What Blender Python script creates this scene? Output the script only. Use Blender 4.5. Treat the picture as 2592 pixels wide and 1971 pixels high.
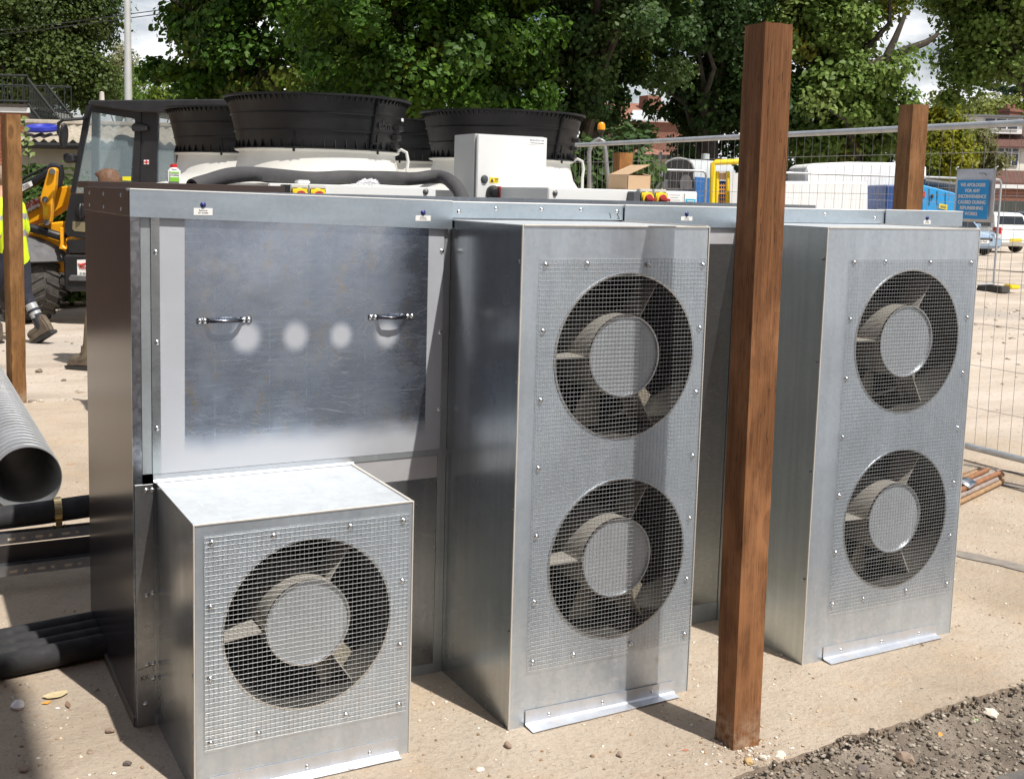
import bpy, bmesh, math, random
import numpy as np
from mathutils import Vector, Matrix, noise as mnoise
random.seed(7); RNG = np.random.default_rng(11)
for o in list(bpy.data.objects): bpy.data.objects.remove(o)
SC = bpy.context.scene; COL = SC.collection
R = math.radians
# ------------------------------------------------------------------ camera
PW, PH, FPX = 2592.0, 1971.0, 2880.87
CAM = np.array([-0.5961, -3.2819, 1.5844]); YAW, PIT, ROL = 0.4784, -0.1155, 0.0250
PPX, PPY = PW/2 - 83.02, PH/2 - 160.75
fw = np.array([math.sin(YAW)*math.cos(PIT), math.cos(YAW)*math.cos(PIT), math.sin(PIT)])
r0 = np.cross(fw, [0, 0, 1]); r0 /= np.linalg.norm(r0); u0 = np.cross(r0, fw)
rr = math.cos(ROL)*r0 + math.sin(ROL)*u0; uu = -math.sin(ROL)*r0 + math.cos(ROL)*u0
cd = bpy.data.cameras.new('camera'); cam = bpy.data.objects.new('camera', cd); COL.objects.link(cam)
m = Matrix(((rr[0], uu[0], -fw[0], CAM[0]), (rr[1], uu[1], -fw[1], CAM[1]), (rr[2], uu[2], -fw[2], CAM[2]), (0, 0, 0, 1)))
cam.matrix_world = m
cd.sensor_fit = 'HORIZONTAL'; cd.sensor_width = 36; cd.lens = FPX/PW*36
cd.shift_x = 83.02/PW; cd.shift_y = -160.75/PW; cd.clip_start = 0.05; cd.clip_end = 2000
SC.camera = cam
# ------------------------------------------------------------------ sun, sky, exposure
SUN = Vector((-0.29, 1.0, -1.80)).normalized()          # direction the light travels
SEL = math.asin(-SUN.z); SAZ = math.atan2(-SUN.x, -SUN.y)
ld = bpy.data.lights.new('sun', 'SUN'); ld.energy = 5.0; ld.angle = R(0.53); ld.color = (1.0, 0.955, 0.89)
lo = bpy.data.objects.new('sun', ld); COL.objects.link(lo); lo.location = (2, -6, 14)
lo.rotation_euler = SUN.to_track_quat('-Z', 'Y').to_euler()
W = bpy.data.worlds.new('World'); SC.world = W; W.use_nodes = True
nt = W.node_tree; nt.nodes.clear()
sky = nt.nodes.new('ShaderNodeTexSky'); sky.sky_type = 'NISHITA'; sky.sun_disc = False
sky.sun_elevation = SEL; sky.sun_rotation = SAZ; sky.air_density = 1.0; sky.dust_density = 2.0
bg = nt.nodes.new('ShaderNodeBackground'); bg.inputs[1].default_value = 0.060
ow = nt.nodes.new('ShaderNodeOutputWorld')
tc = nt.nodes.new('ShaderNodeTexCoord'); mp = nt.nodes.new('ShaderNodeMapping'); mp.inputs['Scale'].default_value = (1, 1, 2.2); mp.inputs['Location'].default_value = (5.5, .3, 1.7)
nz = nt.nodes.new('ShaderNodeTexNoise'); nz.inputs['Scale'].default_value = 2.3; nz.inputs['Detail'].default_value = 7; nz.inputs['Roughness'].default_value = 0.56
cr = nt.nodes.new('ShaderNodeValToRGB'); cr.color_ramp.elements[0].position = 0.47; cr.color_ramp.elements[1].position = 0.57
mx = nt.nodes.new('ShaderNodeMix'); mx.data_type = 'RGBA'
nt.links.new(tc.outputs['Generated'], mp.inputs[0]); nt.links.new(mp.outputs[0], nz.inputs['Vector'])
nt.links.new(nz.outputs['Fac'], cr.inputs[0]); nt.links.new(cr.outputs[0], mx.inputs[0])
nt.links.new(sky.outputs[0], mx.inputs[6]); mx.inputs[7].default_value = (16.0, 16.3, 16.8, 1)   # sunlit cloud
nt.links.new(mx.outputs[2], bg.inputs[0]); nt.links.new(bg.outputs[0], ow.inputs[0])
SC.view_settings.view_transform = 'Standard'; SC.view_settings.look = 'None'
SC.view_settings.exposure = 0.25; SC.view_settings.gamma = 1.0
SC.render.engine = 'CYCLES'
# ------------------------------------------------------------------ pixel to place
HF = np.array([math.sin(YAW), math.cos(YAW), 0.0])
HR = np.array([math.cos(YAW), -math.sin(YAW), 0.0])
def ray(x, y): return fw + rr*(x-PPX)/FPX - uu*(y-PPY)/FPX
def on(x, y, ax, val):
    d = ray(x, y); return CAM + d*((val-CAM[ax])/d[ax])
def pY(x, y, Y): return on(x, y, 1, Y)
def pZ(x, y, Z=0.0): return on(x, y, 2, Z)
def pD(x, y, d):
    v = ray(x, y); return CAM + v*(d/(v@HF))
# ------------------------------------------------------------------ material helpers
class NT:
    def __init__(s, name):
        s.m = bpy.data.materials.new(name); s.m.use_nodes = True; s.t = s.m.node_tree
        s.b = s.t.nodes['Principled BSDF']; s.co = s.t.nodes.new('ShaderNodeTexCoord')
    def n(s, typ, **k):
        x = s.t.nodes.new('ShaderNode'+typ)
        for a, v in k.items(): setattr(x, a, v)
        return x
    def l(s, a, b): s.t.links.new(a, b)
    def setin(s, sock, v):
        if hasattr(v, 'links') or isinstance(v, bpy.types.NodeSocket): s.l(v, sock)
        else: sock.default_value = v
    def mapped(s, scale=(1, 1, 1), src='Object', rot=(0, 0, 0), loc=(0, 0, 0)):
        mp = s.n('Mapping'); mp.inputs['Scale'].default_value = scale; mp.inputs['Rotation'].default_value = rot; mp.inputs['Location'].default_value = loc
        s.l(s.co.outputs[src], mp.inputs[0]); return mp.outputs[0]
    def rmap(s, rot, scale, loc=(0, 0, 0)):     # turn first, then stretch
        a = s.n('Mapping'); a.inputs['Rotation'].default_value = rot; a.inputs['Location'].default_value = loc; s.l(s.co.outputs['Object'], a.inputs[0])
        b = s.n('Mapping'); b.inputs['Scale'].default_value = scale; s.l(a.outputs[0], b.inputs[0]); return b.outputs[0]
    def noise(s, vec, scale=5, detail=4, rough=.55, dist=0):
        x = s.n('TexNoise'); s.l(vec, x.inputs['Vector']); x.inputs['Scale'].default_value = scale
        x.inputs['Detail'].default_value = detail; x.inputs['Roughness'].default_value = rough; x.inputs['Distortion'].default_value = dist
        return x.outputs['Fac']
    def vor(s, vec, scale=5, feat='F1', out='Distance'):
        x = s.n('TexVoronoi', feature=feat); s.l(vec, x.inputs['Vector']); x.inputs['Scale'].default_value = scale
        return x.outputs[out]
    def ramp(s, fac, stops):
        x = s.n('ValToRGB'); e = x.color_ramp.elements
        while len(e) < len(stops): e.new(0.5)
        for i, (p, c) in enumerate(stops):
            e[i].position = p; e[i].color = (c, c, c, 1) if not hasattr(c, '__len__') else (*c, 1)
        s.l(fac, x.inputs[0]); return x.outputs[0]
    def math(s, op, a, b=0.0, clamp=False):
        x = s.n('Math', operation=op); x.use_clamp = clamp; s.setin(x.inputs[0], a); s.setin(x.inputs[1], b); return x.outputs[0]
    def mix(s, f, a, b, blend='MIX'):
        x = s.n('Mix', data_type='RGBA', blend_type=blend); s.setin(x.inputs[0], f)
        s.setin(x.inputs[6], a if not isinstance(a, tuple) else (*a[:3], 1)); s.setin(x.inputs[7], b if not isinstance(b, tuple) else (*b[:3], 1)); return x.outputs[2]
    def step(s, v, a, b):   # smoothstep a->b
        x = s.n('MapRange', interpolation_type='SMOOTHSTEP'); s.setin(x.inputs[0], v); x.inputs[1].default_value = a; x.inputs[2].default_value = b; return x.outputs[0]
    def bump(s, h, strength=.3, dist=.01):
        x = s.n('Bump'); x.inputs['Strength'].default_value = strength; x.inputs['Distance'].default_value = dist; s.l(h, x.inputs['Height']); s.l(x.outputs[0], s.b.inputs['Normal'])
    def set(s, **k):
        for a, v in k.items(): s.setin(s.b.inputs[a.replace('_', ' ')], v if not isinstance(v, tuple) else (*v[:3], 1))
    def xyz(s):
        x = s.n('SeparateXYZ'); s.l(s.co.outputs['Object'], x.inputs[0]); return x.outputs
MATS = {}
def M(name, col=(.5, .5, .5), rough=.6, metal=0.0, var=.12, nscale=8, bump=0, bscale=40, **k):
    """plain procedural material: colour varied by noise, optional fine relief"""
    if name in MATS: return MATS[name]
    t = NT(name); v = t.mapped()
    f = t.noise(v, nscale, 5, .6)
    lo_ = tuple(max(0, c*(1-var)) for c in col); hi_ = tuple(min(1, c*(1+var)) for c in col)
    t.set(Base_Color=t.ramp(f, [(.3, lo_), (.7, hi_)]), Metallic=metal)
    t.set(Roughness=t.ramp(t.noise(v, nscale*2.7, 3), [(.3, max(.03, rough*.85)), (.7, min(1, rough*1.15))]))
    if bump: t.bump(t.noise(v, bscale, 4), bump, .004)
    for a, x in k.items(): t.set(**{a: x})
    MATS[name] = t.m; return t.m
def galv(name, col=(.60, .63, .66), rough=.36, streak=(2, 2, .25), spang=.05, metal=.9, scr=.5, dirt=.0):
    t = NT(name); v = t.mapped(); vs = t.mapped(streak)
    st = t.noise(vs, 9, 5, .6); sp = t.math('MULTIPLY', t.vor(t.mapped((1, 1, 1)), 85, 'F1', 'Color'), 1.0)
    cl = t.noise(v, 3.0, 4, .6)
    b = t.ramp(st, [(.25, tuple(c*.86 for c in col)), (.75, tuple(min(1, c*1.08) for c in col))])
    b = t.mix(spang, b, sp, 'OVERLAY')
    b = t.mix(t.math('MULTIPLY', t.ramp(cl, [(.45, 0), (.75, 1)]), .3), b, tuple(c*.72 for c in col))
    # short straight scratches: thresholded, strongly stretched noise in two directions
    n1 = t.noise(t.rmap((0, .5, 0), (5, 5, 240)), 1.0, 1, .4, .2); n2 = t.noise(t.rmap((0, -.75, 0), (6, 6, 260), (3, 3, 3)), 1.0, 1, .4, .2)
    s1 = t.math('GREATER_THAN', n1, .735); s2 = t.math('GREATER_THAN', n2, .74)
    pm = t.ramp(t.noise(v, 3.5, 3), [(.45, 0), (.6, 1)])
    sc = t.math('MULTIPLY', t.math('MAXIMUM', s1, s2), t.math('MULTIPLY', pm, scr))
    b = t.mix(sc, b, (.85, .87, .9))
    if dirt:
        dm = t.math('MULTIPLY', t.ramp(t.noise(v, 14, 6, .7), [(.5, 0), (.7, 1)]), dirt)
        z = t.xyz()[2]; dm = t.math('MULTIPLY', dm, t.step(z, .42, .02)); b = t.mix(dm, b, (.42, .33, .24))
        t.set(Metallic=t.math('SUBTRACT', metal, t.math('MULTIPLY', dm, metal)))
    else: t.set(Metallic=metal)
    t.set(Base_Color=b, Roughness=t.math('ADD', t.ramp(t.noise(v, 5, 5), [(.3, rough*.82), (.7, rough*1.2)]), t.math('MULTIPLY', sc, .2)))
    t.bump(t.math('ADD', t.noise(v, 2.6, 2, .4), t.math('MULTIPLY', t.noise(v, 9, 3, .5), .12)), .40, .014)
    MATS[name] = t.m; return t.m
def wood(name, lightc, darkc, seed=0.0, rough=.75):
    t = NT(name); v = t.mapped((1, 1, 1), loc=(seed, seed*1.7, seed*.6))
    big = t.noise(t.mapped((14, 14, 1.1), loc=(seed, 0, seed)), 2.2, 5, .6, .6)
    fine = t.noise(t.mapped((120, 120, 3.5), loc=(seed, 0, 0)), 1.6, 4, .65)
    dash = t.noise(t.mapped((260, 260, 16), loc=(0, seed, 0)), 1.0, 2, .5)
    b = t.ramp(big, [(.28, darkc), (.5, tuple((a+b_)/2 for a, b_ in zip(lightc, darkc))), (.74, lightc)])
    b = t.mix(t.ramp(fine, [(.35, .75), (.65, 0)]), b, tuple(c*.55 for c in darkc))
    b = t.mix(t.math('MULTIPLY', t.math('GREATER_THAN', dash, .66), .8), b, tuple(c*.3 for c in darkc))
    kn = t.vor(t.mapped((6, 6, 2.6), loc=(seed*3, seed, seed*2)), 1.25)
    ring = t.math('SINE', t.math('MULTIPLY', kn, 60.0))
    km = t.step(kn, .20, .10)
    b = t.mix(km, b, t.mix(t.math('MULTIPLY_ADD', ring, .5), tuple(c*.62 for c in darkc), tuple(c*.8 for c in darkc)))
    halo = t.math('MULTIPLY', t.step(kn, .42, .2), .45); b = t.mix(t.math('SUBTRACT', halo, km, True), b, tuple(min(1, c*1.35) for c in lightc))
    z = t.xyz()[2]; du = t.math('MULTIPLY', t.step(z, .20, .06), t.ramp(t.noise(v, 28, 5, .7), [(.40, 0), (.62, .85)])); b = t.mix(du, b, (.36, .28, .20))
    sm_ = t.ramp(t.noise(t.mapped((3, 3, 1.3), loc=(seed, 2, 1)), 2.5, 5, .65), [(.5, 0), (.72, .5)]); b = t.mix(sm_, b, tuple(min(1, c*1.5+.02) for c in lightc))
    t.set(Base_Color=b, Roughness=rough, Specular_IOR_Level=.25)
    t.bump(t.math('SUBTRACT', fine, t.math('MULTIPLY', t.math('GREATER_THAN', dash, .66), 1.0)), .5, .004)
    MATS[name] = t.m; return t.m
def leafmat(name, rough=.5, trans=.38):
    t = NT(name); a = t.n('Attribute'); a.attribute_name = 'tint'
    t.set(Base_Color=a.outputs['Color'], Roughness=rough, Specular_IOR_Level=.22)
    tr = t.n('BsdfTranslucent'); t.l(a.outputs['Color'], tr.inputs['Color'])
    ms = t.n('MixShader'); ms.inputs[0].default_value = trans
    out = t.t.nodes['Material Output']; t.l(t.b.outputs[0], ms.inputs[1]); t.l(tr.outputs[0], ms.inputs[2]); t.l(ms.outputs[0], out.inputs['Surface'])
    MATS[name] = t.m; return t.m
def glassmat(name, col=(.8, .9, .92), alpha=.25, rough=.05):
    if name in MATS: return MATS[name]
    t = NT(name); t.set(Base_Color=col, Roughness=rough, Alpha=alpha, Specular_IOR_Level=1.0, Metallic=0.0)
    t.l(t.ramp(t.noise(t.mapped(), 4), [(.3, rough), (.8, rough*2.5)]), t.b.inputs['Roughness'])
    MATS[name] = t.m; return t.m
# ------------------------------------------------------------------ mesh helpers (all coordinates are build coordinates)
class MB:
    def __init__(s): s.v = []; s.f = []; s.mi = []; s.cur = 0
    def add(s, vs, fs):
        k = len(s.v); s.v += [tuple(map(float, p)) for p in vs]; s.f += [tuple(i+k for i in f) for f in fs]; s.mi += [s.cur]*len(fs); return s
    def box(s, lo, hi):
        x0, y0, z0 = lo; x1, y1, z1 = hi
        return s.add([(x0, y0, z0), (x1, y0, z0), (x1, y1, z0), (x0, y1, z0), (x0, y0, z1), (x1, y0, z1), (x1, y1, z1), (x0, y1, z1)],
                     [(0, 3, 2, 1), (4, 5, 6, 7), (0, 1, 5, 4), (1, 2, 6, 5), (2, 3, 7, 6), (3, 0, 4, 7)])
    def obox(s, c, ax, ay, az):   # centre and three half vectors
        c, ax, ay, az = map(np.array, (c, ax, ay, az)); P = []
        for k in (-1, 1):
            for a, b in ((-1, -1), (1, -1), (1, 1), (-1, 1)): P.append(c+a*ax+b*ay+k*az)
        return s.add(P, [(0, 3, 2, 1), (4, 5, 6, 7), (0, 1, 5, 4), (1, 2, 6, 5), (2, 3, 7, 6), (3, 0, 4, 7)])
    def prism(s, poly, off):      # planar 3D polygon extruded by a vector
        off = np.array(off); n = len(poly); a = [np.array(p) for p in poly]; b = [p+off for p in a]
        return s.add(a+b, [tuple(range(n))[::-1], tuple(range(n, 2*n))] + [(i, (i+1) % n, n+(i+1) % n, n+i) for i in range(n)])
    def tube(s, pts, r, n=8, cap=True, up=(0, 0, 1)):
        pts = [np.array(p, float) for p in pts]; N = len(pts)
        rs = [r]*N if not hasattr(r, '__len__') else list(r); k = len(s.v); V = []; F = []
        t0 = pts[1]-pts[0]; t0 /= np.linalg.norm(t0)
        a = np.array(up, float)
        if abs(a@t0) > .95: a = np.array([1, 0, 0.])
        a = a-t0*(a@t0); a /= np.linalg.norm(a)
        for i, p in enumerate(pts):
            t = (pts[min(i+1, N-1)]-pts[max(i-1, 0)]); t /= max(1e-9, np.linalg.norm(t))
            a = a-t*(a@t); a /= max(1e-9, np.linalg.norm(a)); b = np.cross(t, a)
            for j in range(n):
                g = 2*math.pi*j/n; V.append(p+rs[i]*(math.cos(g)*a+math.sin(g)*b))
        for i in range(N-1):
            for j in range(n): F.append((i*n+j, i*n+(j+1) % n, (i+1)*n+(j+1) % n, (i+1)*n+j))
        if cap: F.append(tuple(range(n))[::-1]); F.append(tuple((N-1)*n+j for j in range(n)))
        return s.add(V, F)
    def lathe(s, prof, c=(0, 0, 0), n=32, axis='z', a0=0, a1=2*math.pi, close=False):
        c = np.array(c, float); full = abs(a1-a0-2*math.pi) < 1e-6; m_ = n if full else n+1; V = []; F = []
        for (rad, h) in prof:
            for j in range(m_):
                g = a0+(a1-a0)*j/n; x, y = rad*math.cos(g), rad*math.sin(g)
                V.append(c+np.array({'z': (x, y, h), 'y': (x, h, y), 'x': (h, x, y)}[axis]))
        L = len(prof)
        for i in range(L-1 if not close else L):
            i2 = (i+1) % L
            for j in range(n if full else n):
                j2 = (j+1) % m_ if full else j+1
                F.append((i*m_+j, i*m_+j2, i2*m_+j2, i2*m_+j))
        return s.add(V, F)
    def mesh(s, name):
        me = bpy.data.meshes.new(name); me.from_pydata(s.v, [], s.f); me.update(); return me
ABS = {}
def prepare(o, parent, base):
    p = ABS[parent.name] if parent is not None else Vector((0, 0, 0))
    if parent is not None: o.parent = parent
    o.location = Vector(base)-p; ABS[o.name] = Vector(base)
def fixn(me, bevel=0, seg=2, smooth=False, weld=False):
    bm = bmesh.new(); bm.from_mesh(me)
    if weld: bmesh.ops.remove_doubles(bm, verts=bm.verts, dist=1e-5)
    bmesh.ops.recalc_face_normals(bm, faces=bm.faces)
    if bevel:
        ed = [e for e in bm.edges if len(e.link_faces) == 2 and e.calc_face_angle(0) > .5]
        bmesh.ops.bevel(bm, geom=ed, offset=bevel, segments=seg, affect='EDGES', clamp_overlap=True)
    bm.to_mesh(me); bm.free()
    if smooth:
        me.polygons.foreach_set('use_smooth', [True]*len(me.polygons))
        if smooth != 'all':
            try: me.set_sharp_from_angle(angle=R(38))
            except Exception: pass
def obj(name, mb, mat, parent=None, bevel=0, smooth=False, weld=False, base=None, kind=None, seg=2, recalc=True):
    me = mb if isinstance(mb, bpy.types.Mesh) else mb.mesh(name)
    co = np.empty(len(me.vertices)*3); me.vertices.foreach_get('co', co); co = co.reshape(-1, 3)
    if base is None:
        lo_, hi_ = co.min(0), co.max(0); base = ((lo_[0]+hi_[0])/2, (lo_[1]+hi_[1])/2, lo_[2])
    co -= np.array(base); me.vertices.foreach_set('co', co.ravel())
    for mt in (mat if isinstance(mat, (list, tuple)) else [mat]): me.materials.append(mt)
    if isinstance(mb, MB) and any(mb.mi): me.polygons.foreach_set('material_index', mb.mi)
    if recalc: fixn(me, bevel, seg, smooth, weld)
    elif smooth: me.polygons.foreach_set('use_smooth', [True]*len(me.polygons))
    o = bpy.data.objects.new(name, me); COL.objects.link(o); prepare(o, parent, base)
    if kind: o['kind'] = kind
    return o
def part(name, data_from, base, parent, rot=None):      # a piece sharing mesh data
    o = bpy.data.objects.new(name, data_from); COL.objects.link(o); prepare(o, parent, base)
    if rot is not None: o.rotation_euler = rot
    return o
def tag(o, label, cat, group=None):
    o['label'] = label; o['category'] = cat
    if group: o['group'] = group
    return o
def thing(name, label, cat, base=(0, 0, 0), group=None):
    o = bpy.data.objects.new(name, None); COL.objects.link(o); o.location = base; ABS[o.name] = Vector(base)
    o.empty_display_size = .1
    return tag(o, label, cat, group)
def copytree(o, parent=None):
    c = o.copy(); COL.objects.link(c)
    if parent is not None: c.parent = parent
    for ch in list(o.children): copytree(ch, c)
    return c
def place(root, loc, rz=0): root.location = loc; root.rotation_euler = (0, 0, rz)
def text_mesh(txt, size, depth=.0004, align='CENTER', space=1.0, bold=0.0):
    c = bpy.data.curves.new('t', 'FONT'); c.body = txt; c.size = size; c.extrude = depth; c.align_x = align; c.align_y = 'CENTER'; c.space_line = space; c.offset = bold
    o = bpy.data.objects.new('t', c); COL.objects.link(o)
    dg = bpy.context.evaluated_depsgraph_get(); dg.update()
    me = bpy.data.meshes.new_from_object(o.evaluated_get(dg)); bpy.data.objects.remove(o); bpy.data.curves.remove(c)
    me.materials.clear(); return me
def text(name, txt, size, pos, xdir, updir, mat, parent, depth=.0004, space=1.0, align='CENTER', bold=0.0, sx=1.0):
    me = text_mesh(txt, size, depth, align, space, bold)
    X = np.array(xdir, float); X /= np.linalg.norm(X); U = np.array(updir, float); U = U-X*(U@X); U /= np.linalg.norm(U); Nn = np.cross(X, U)
    co = np.empty(len(me.vertices)*3); me.vertices.foreach_get('co', co); co = co.reshape(-1, 3)
    co = np.array(pos)+np.outer(co[:, 0]*sx, X)+np.outer(co[:, 1], U)+np.outer(co[:, 2], Nn)
    me.vertices.foreach_set('co', co.ravel()); me.update()
    return obj(name, me, mat, parent, recalc=False)
def scatter(name, bv, bf, pos, mats3, mat, parent=None, tint=None, kind=None, smooth=False, base=None):
    bv = np.array(bv, float); N = len(pos); K = len(bv)
    V = np.einsum('nij,kj->nki', mats3, bv)+np.array(pos)[:, None, :]
    L = [len(f) for f in bf]; flat = np.concatenate([np.array(f) for f in bf]); nl = len(flat)
    loops = (flat[None, :]+(np.arange(N)*K)[:, None]).ravel().astype(np.int32)
    ls = np.concatenate([[0], np.cumsum(L)[:-1]]); starts = (ls[None, :]+(np.arange(N)*nl)[:, None]).ravel().astype(np.int32)
    if base is None:
        a, b = V.reshape(-1, 3).min(0), V.reshape(-1, 3).max(0); base = ((a[0]+b[0])/2, (a[1]+b[1])/2, a[2])
    V = V.reshape(-1, 3)-np.array(base)
    me = bpy.data.meshes.new(name); me.vertices.add(N*K); me.vertices.foreach_set('co', V.ravel().astype(np.float32))
    me.loops.add(len(loops)); me.loops.foreach_set('vertex_index', loops)
    me.polygons.add(len(starts)); me.polygons.foreach_set('loop_start', starts)
    me.update(calc_edges=True); me.validate()
    if tint is not None:
        at = me.color_attributes.new('tint', 'FLOAT_COLOR', 'POINT')
        c4 = np.concatenate([tint, np.ones((N, 1))], 1); at.data.foreach_set('color', np.repeat(c4, K, 0).ravel().astype(np.float32))
    if smooth: me.polygons.foreach_set('use_smooth', [True]*len(me.polygons))
    me.materials.append(mat)
    o = bpy.data.objects.new(name, me); COL.objects.link(o); prepare(o, parent, base)
    if kind: o['kind'] = kind
    return o
def randrot(N, flat=0.0, nrm=None):
    """random rotation matrices; if nrm given, local z follows it"""
    if nrm is None:
        q = RNG.normal(size=(N, 4)); q /= np.linalg.norm(q, axis=1)[:, None]; w, x, y, z = q.T
        return np.stack([np.stack([1-2*(y*y+z*z), 2*(x*y-z*w), 2*(x*z+y*w)], -1), np.stack([2*(x*y+z*w), 1-2*(x*x+z*z), 2*(y*z-x*w)], -1), np.stack([2*(x*z-y*w), 2*(y*z+x*w), 1-2*(x*x+y*y)], -1)], 1)
    nz_ = nrm/np.linalg.norm(nrm, axis=1)[:, None]; a = RNG.normal(size=(N, 3)); a -= nz_*(a*nz_).sum(1)[:, None]; a /= np.linalg.norm(a, axis=1)[:, None]
    b = np.cross(nz_, a); return np.stack([a, b, nz_], -1)
# ------------------------------------------------------------------ shared materials
GALV = galv('galvanised_sheet')
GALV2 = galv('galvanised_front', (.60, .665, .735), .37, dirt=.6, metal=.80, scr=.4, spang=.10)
GALVT = galv('sunlit_top_sheet', (.50, .53, .55), .5, (2, 2, 2), metal=.15, scr=.3)  # paler, duller copy for tops; sun and sky brightness put into colour
GALVS = galv('galvanised_side_shaded', (.42, .455, .48), .24, (4, 4, .15), scr=.1, metal=.95)  # darker copy for the unlit sides; their shade put into colour
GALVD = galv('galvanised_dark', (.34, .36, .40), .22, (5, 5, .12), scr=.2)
ZINC = M('zinc_wire', (.50, .52, .53), .40, .75, .1)
STEEL = M('bright_steel', (.66, .67, .68), .25, 1.0, .1)
BLACK = M('black_plastic', (.012, .012, .013), .45, 0, .3, 12)
BLACKM = M('matt_black', (.006, .006, .006), .8)
WHITE = M('white_paint', (.74, .75, .74), .38, 0, .03, 3)
FANBASE = M('pale_grey_coat', (.62, .61, .57), .42, 0, .06, 4)
LABELW = M('label_white', (.82, .82, .80), .5, 0, .02)
INK = M('ink_black', (.02, .02, .025), .6)
YELLOW = M('safety_yellow', (.80, .58, .02), .4, 0, .05)
RED = M('switch_red', (.36, .03, .03), .35, 0, .1)
WOOD = wood('brown_post_timber', (.29, .13, .053), (.155, .064, .025), .0)
WOOD2 = wood('tan_post_timber', (.27, .14, .052), (.19, .09, .032), 3.1)
RUBBER = M('foam_rubber', (.022, .022, .024), .85, 0, .35, 9, .3, 60)
TUBEGALV = M('fence_tube_zinc', (.47, .49, .51), .42, .7, .15, 15)
FWIRE = M('fence_wire_zinc', (.33, .33, .33), .5, .6, .15)
# ================================================================== SETTING
def structure(o): o['kind'] = 'structure'; return o
def fbm(x, y, s, seed=0): return mnoise.fractal(Vector((x*s, y*s, seed)), .9, 2.0, 5)
# far ground, one sheet to the horizon
t = NT('yard_earth'); v = t.mapped()
b = t.ramp(t.noise(t.mapped((.35, 1.3, 1), rot=(0, 0, .45)), 1.1, 7, .62), [(.3, (.34, .28, .225)), (.5, (.47, .40, .33)), (.72, (.56, .49, .42))])
b = t.mix(t.ramp(t.noise(v, .16, 4, .6), [(.52, 0), (.68, .6)]), b, (.30, .28, .26))
b = t.mix(t.ramp(t.noise(v, 26, 5, .7), [(.56, 0), (.68, .8)]), b, (.20, .165, .13))
b = t.mix(t.ramp(t.noise(v, 60, 2, .7), [(.66, 0), (.72, .7)]), b, (.62, .58, .52))
t.set(Base_Color=b, Roughness=.93, Specular_IOR_Level=.15); t.bump(t.noise(v, 30, 6, .75), .6, .02); YARD = t.m
mb = MB()
xs = np.concatenate([np.linspace(-600, -12, 10), np.linspace(-10, 26, 90), np.linspace(30, 700, 12)]); ys = np.concatenate([np.linspace(-500, -8, 8), np.linspace(-6, 30, 100), np.linspace(34, 900, 14)])
V = []
for y in ys:
    for x in xs:
        near = -10 <= x <= 26 and -6 <= y <= 30
        V.append((x, y, (-.062 if y > .5 else -.10) + (.016*fbm(x, y, .9) if near else 0)))
nx = len(xs); mb.add(V, [(j*nx+i, j*nx+i+1, (j+1)*nx+i+1, (j+1)*nx+i) for j in range(len(ys)-1) for i in range(nx-1)])
structure(obj('ground', mb, YARD, smooth='all', base=(0, 0, -.062)))
# concrete pad with a broken front edge
t = NT('dusty_concrete'); v = t.mapped()
b = t.ramp(t.noise(v, 1.4, 7, .63), [(.3, (.37, .30, .225)), (.52, (.48, .40, .315)), (.75, (.55, .475, .385))])
b = t.mix(t.ramp(t.noise(t.mapped((1, 1, 1), loc=(4, 2, 0)), 4.3, 5, .6), [(.52, 0), (.75, .55)]), b, (.50, .36, .22))
b = t.mix(t.ramp(t.noise(v, 70, 4, .7), [(.57, 0), (.68, .6)]), b, (.25, .195, .145))
b = t.mix(t.ramp(t.noise(t.mapped((1, 1, 1), loc=(7, 1, 0)), 24, 6, .75), [(.54, 0), (.68, .4)]), b, (.32, .255, .19))
b = t.mix(t.ramp(t.noise(t.mapped((1, 1, 1), loc=(9, 3, 0)), 95, 3, .7), [(.64, 0), (.71, .6)]), b, (.68, .62, .52))
t.set(Base_Color=b, Roughness=.9, Specular_IOR_Level=.2)
t.bump(t.math('ADD', t.noise(v, 45, 6, .75), t.math('MULTIPLY', t.noise(v, 9, 4), .8)), .9, .016); PAD = t.m
bmp = bmesh.new(); edge = []
xe = np.concatenate([np.linspace(-6, .9, 12), np.linspace(1.0, 6.2, 260)])
def edge_y(x):
    if x < 1.15: return -1.35
    k = min(1, (x-1.15)/.25); y0 = -.985+.126*min(.5, max(0, x-1.4))+.035*max(0, x-1.9)
    return (-1.35)*(1-k)+k*(y0+.020*fbm(x, 0, 2.2, 3)+.012*fbm(x, 1, 14, 5)+.008*fbm(x, 2, 45, 7))
front = [(x, edge_y(x)) for x in xe]
back = [(6.2, 3.2), (4.6, 5.5)]+[(x, 5.42+.05*fbm(x, 7, 1.5)+.02*fbm(x, 3, 9)) for x in np.linspace(4.4, -6, 90)]
ring = front+back
mb = MB(); n = len(ring)
vt = [(x, y, 0) for x, y in ring]; vb = [(x+.012*random.uniform(-1, 1), y-.012*(1 if i < len(front) else -1)*random.random(), -.11) for i, (x, y) in enumerate(ring)]
vm = [(x+.004*random.uniform(-1, 1), y-.010*(1 if i < len(front) else -1)*(.4+random.random()), -.022-.02*random.random()) for i, (x, y) in enumerate(ring)]
mb.add(vt+vm+vb, [tuple(range(n))])
mb.cur = 1; mb.f += [(i, (i+1) % n, n+(i+1) % n, n+i) for i in range(n)]+[(n+i, n+(i+1) % n, 2*n+(i+1) % n, 2*n+i) for i in range(n)]; mb.mi += [1]*(2*n)
pad = structure(obj('concrete_pad', mb, [PAD, M('broken_edge', (.20, .155, .115), .95, 0, .4, 30, .8, 60)], base=(0, 0, -.11)))
TAR = M('tar_joint', (.22, .195, .17), .9, 0, .25, 20)
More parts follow.
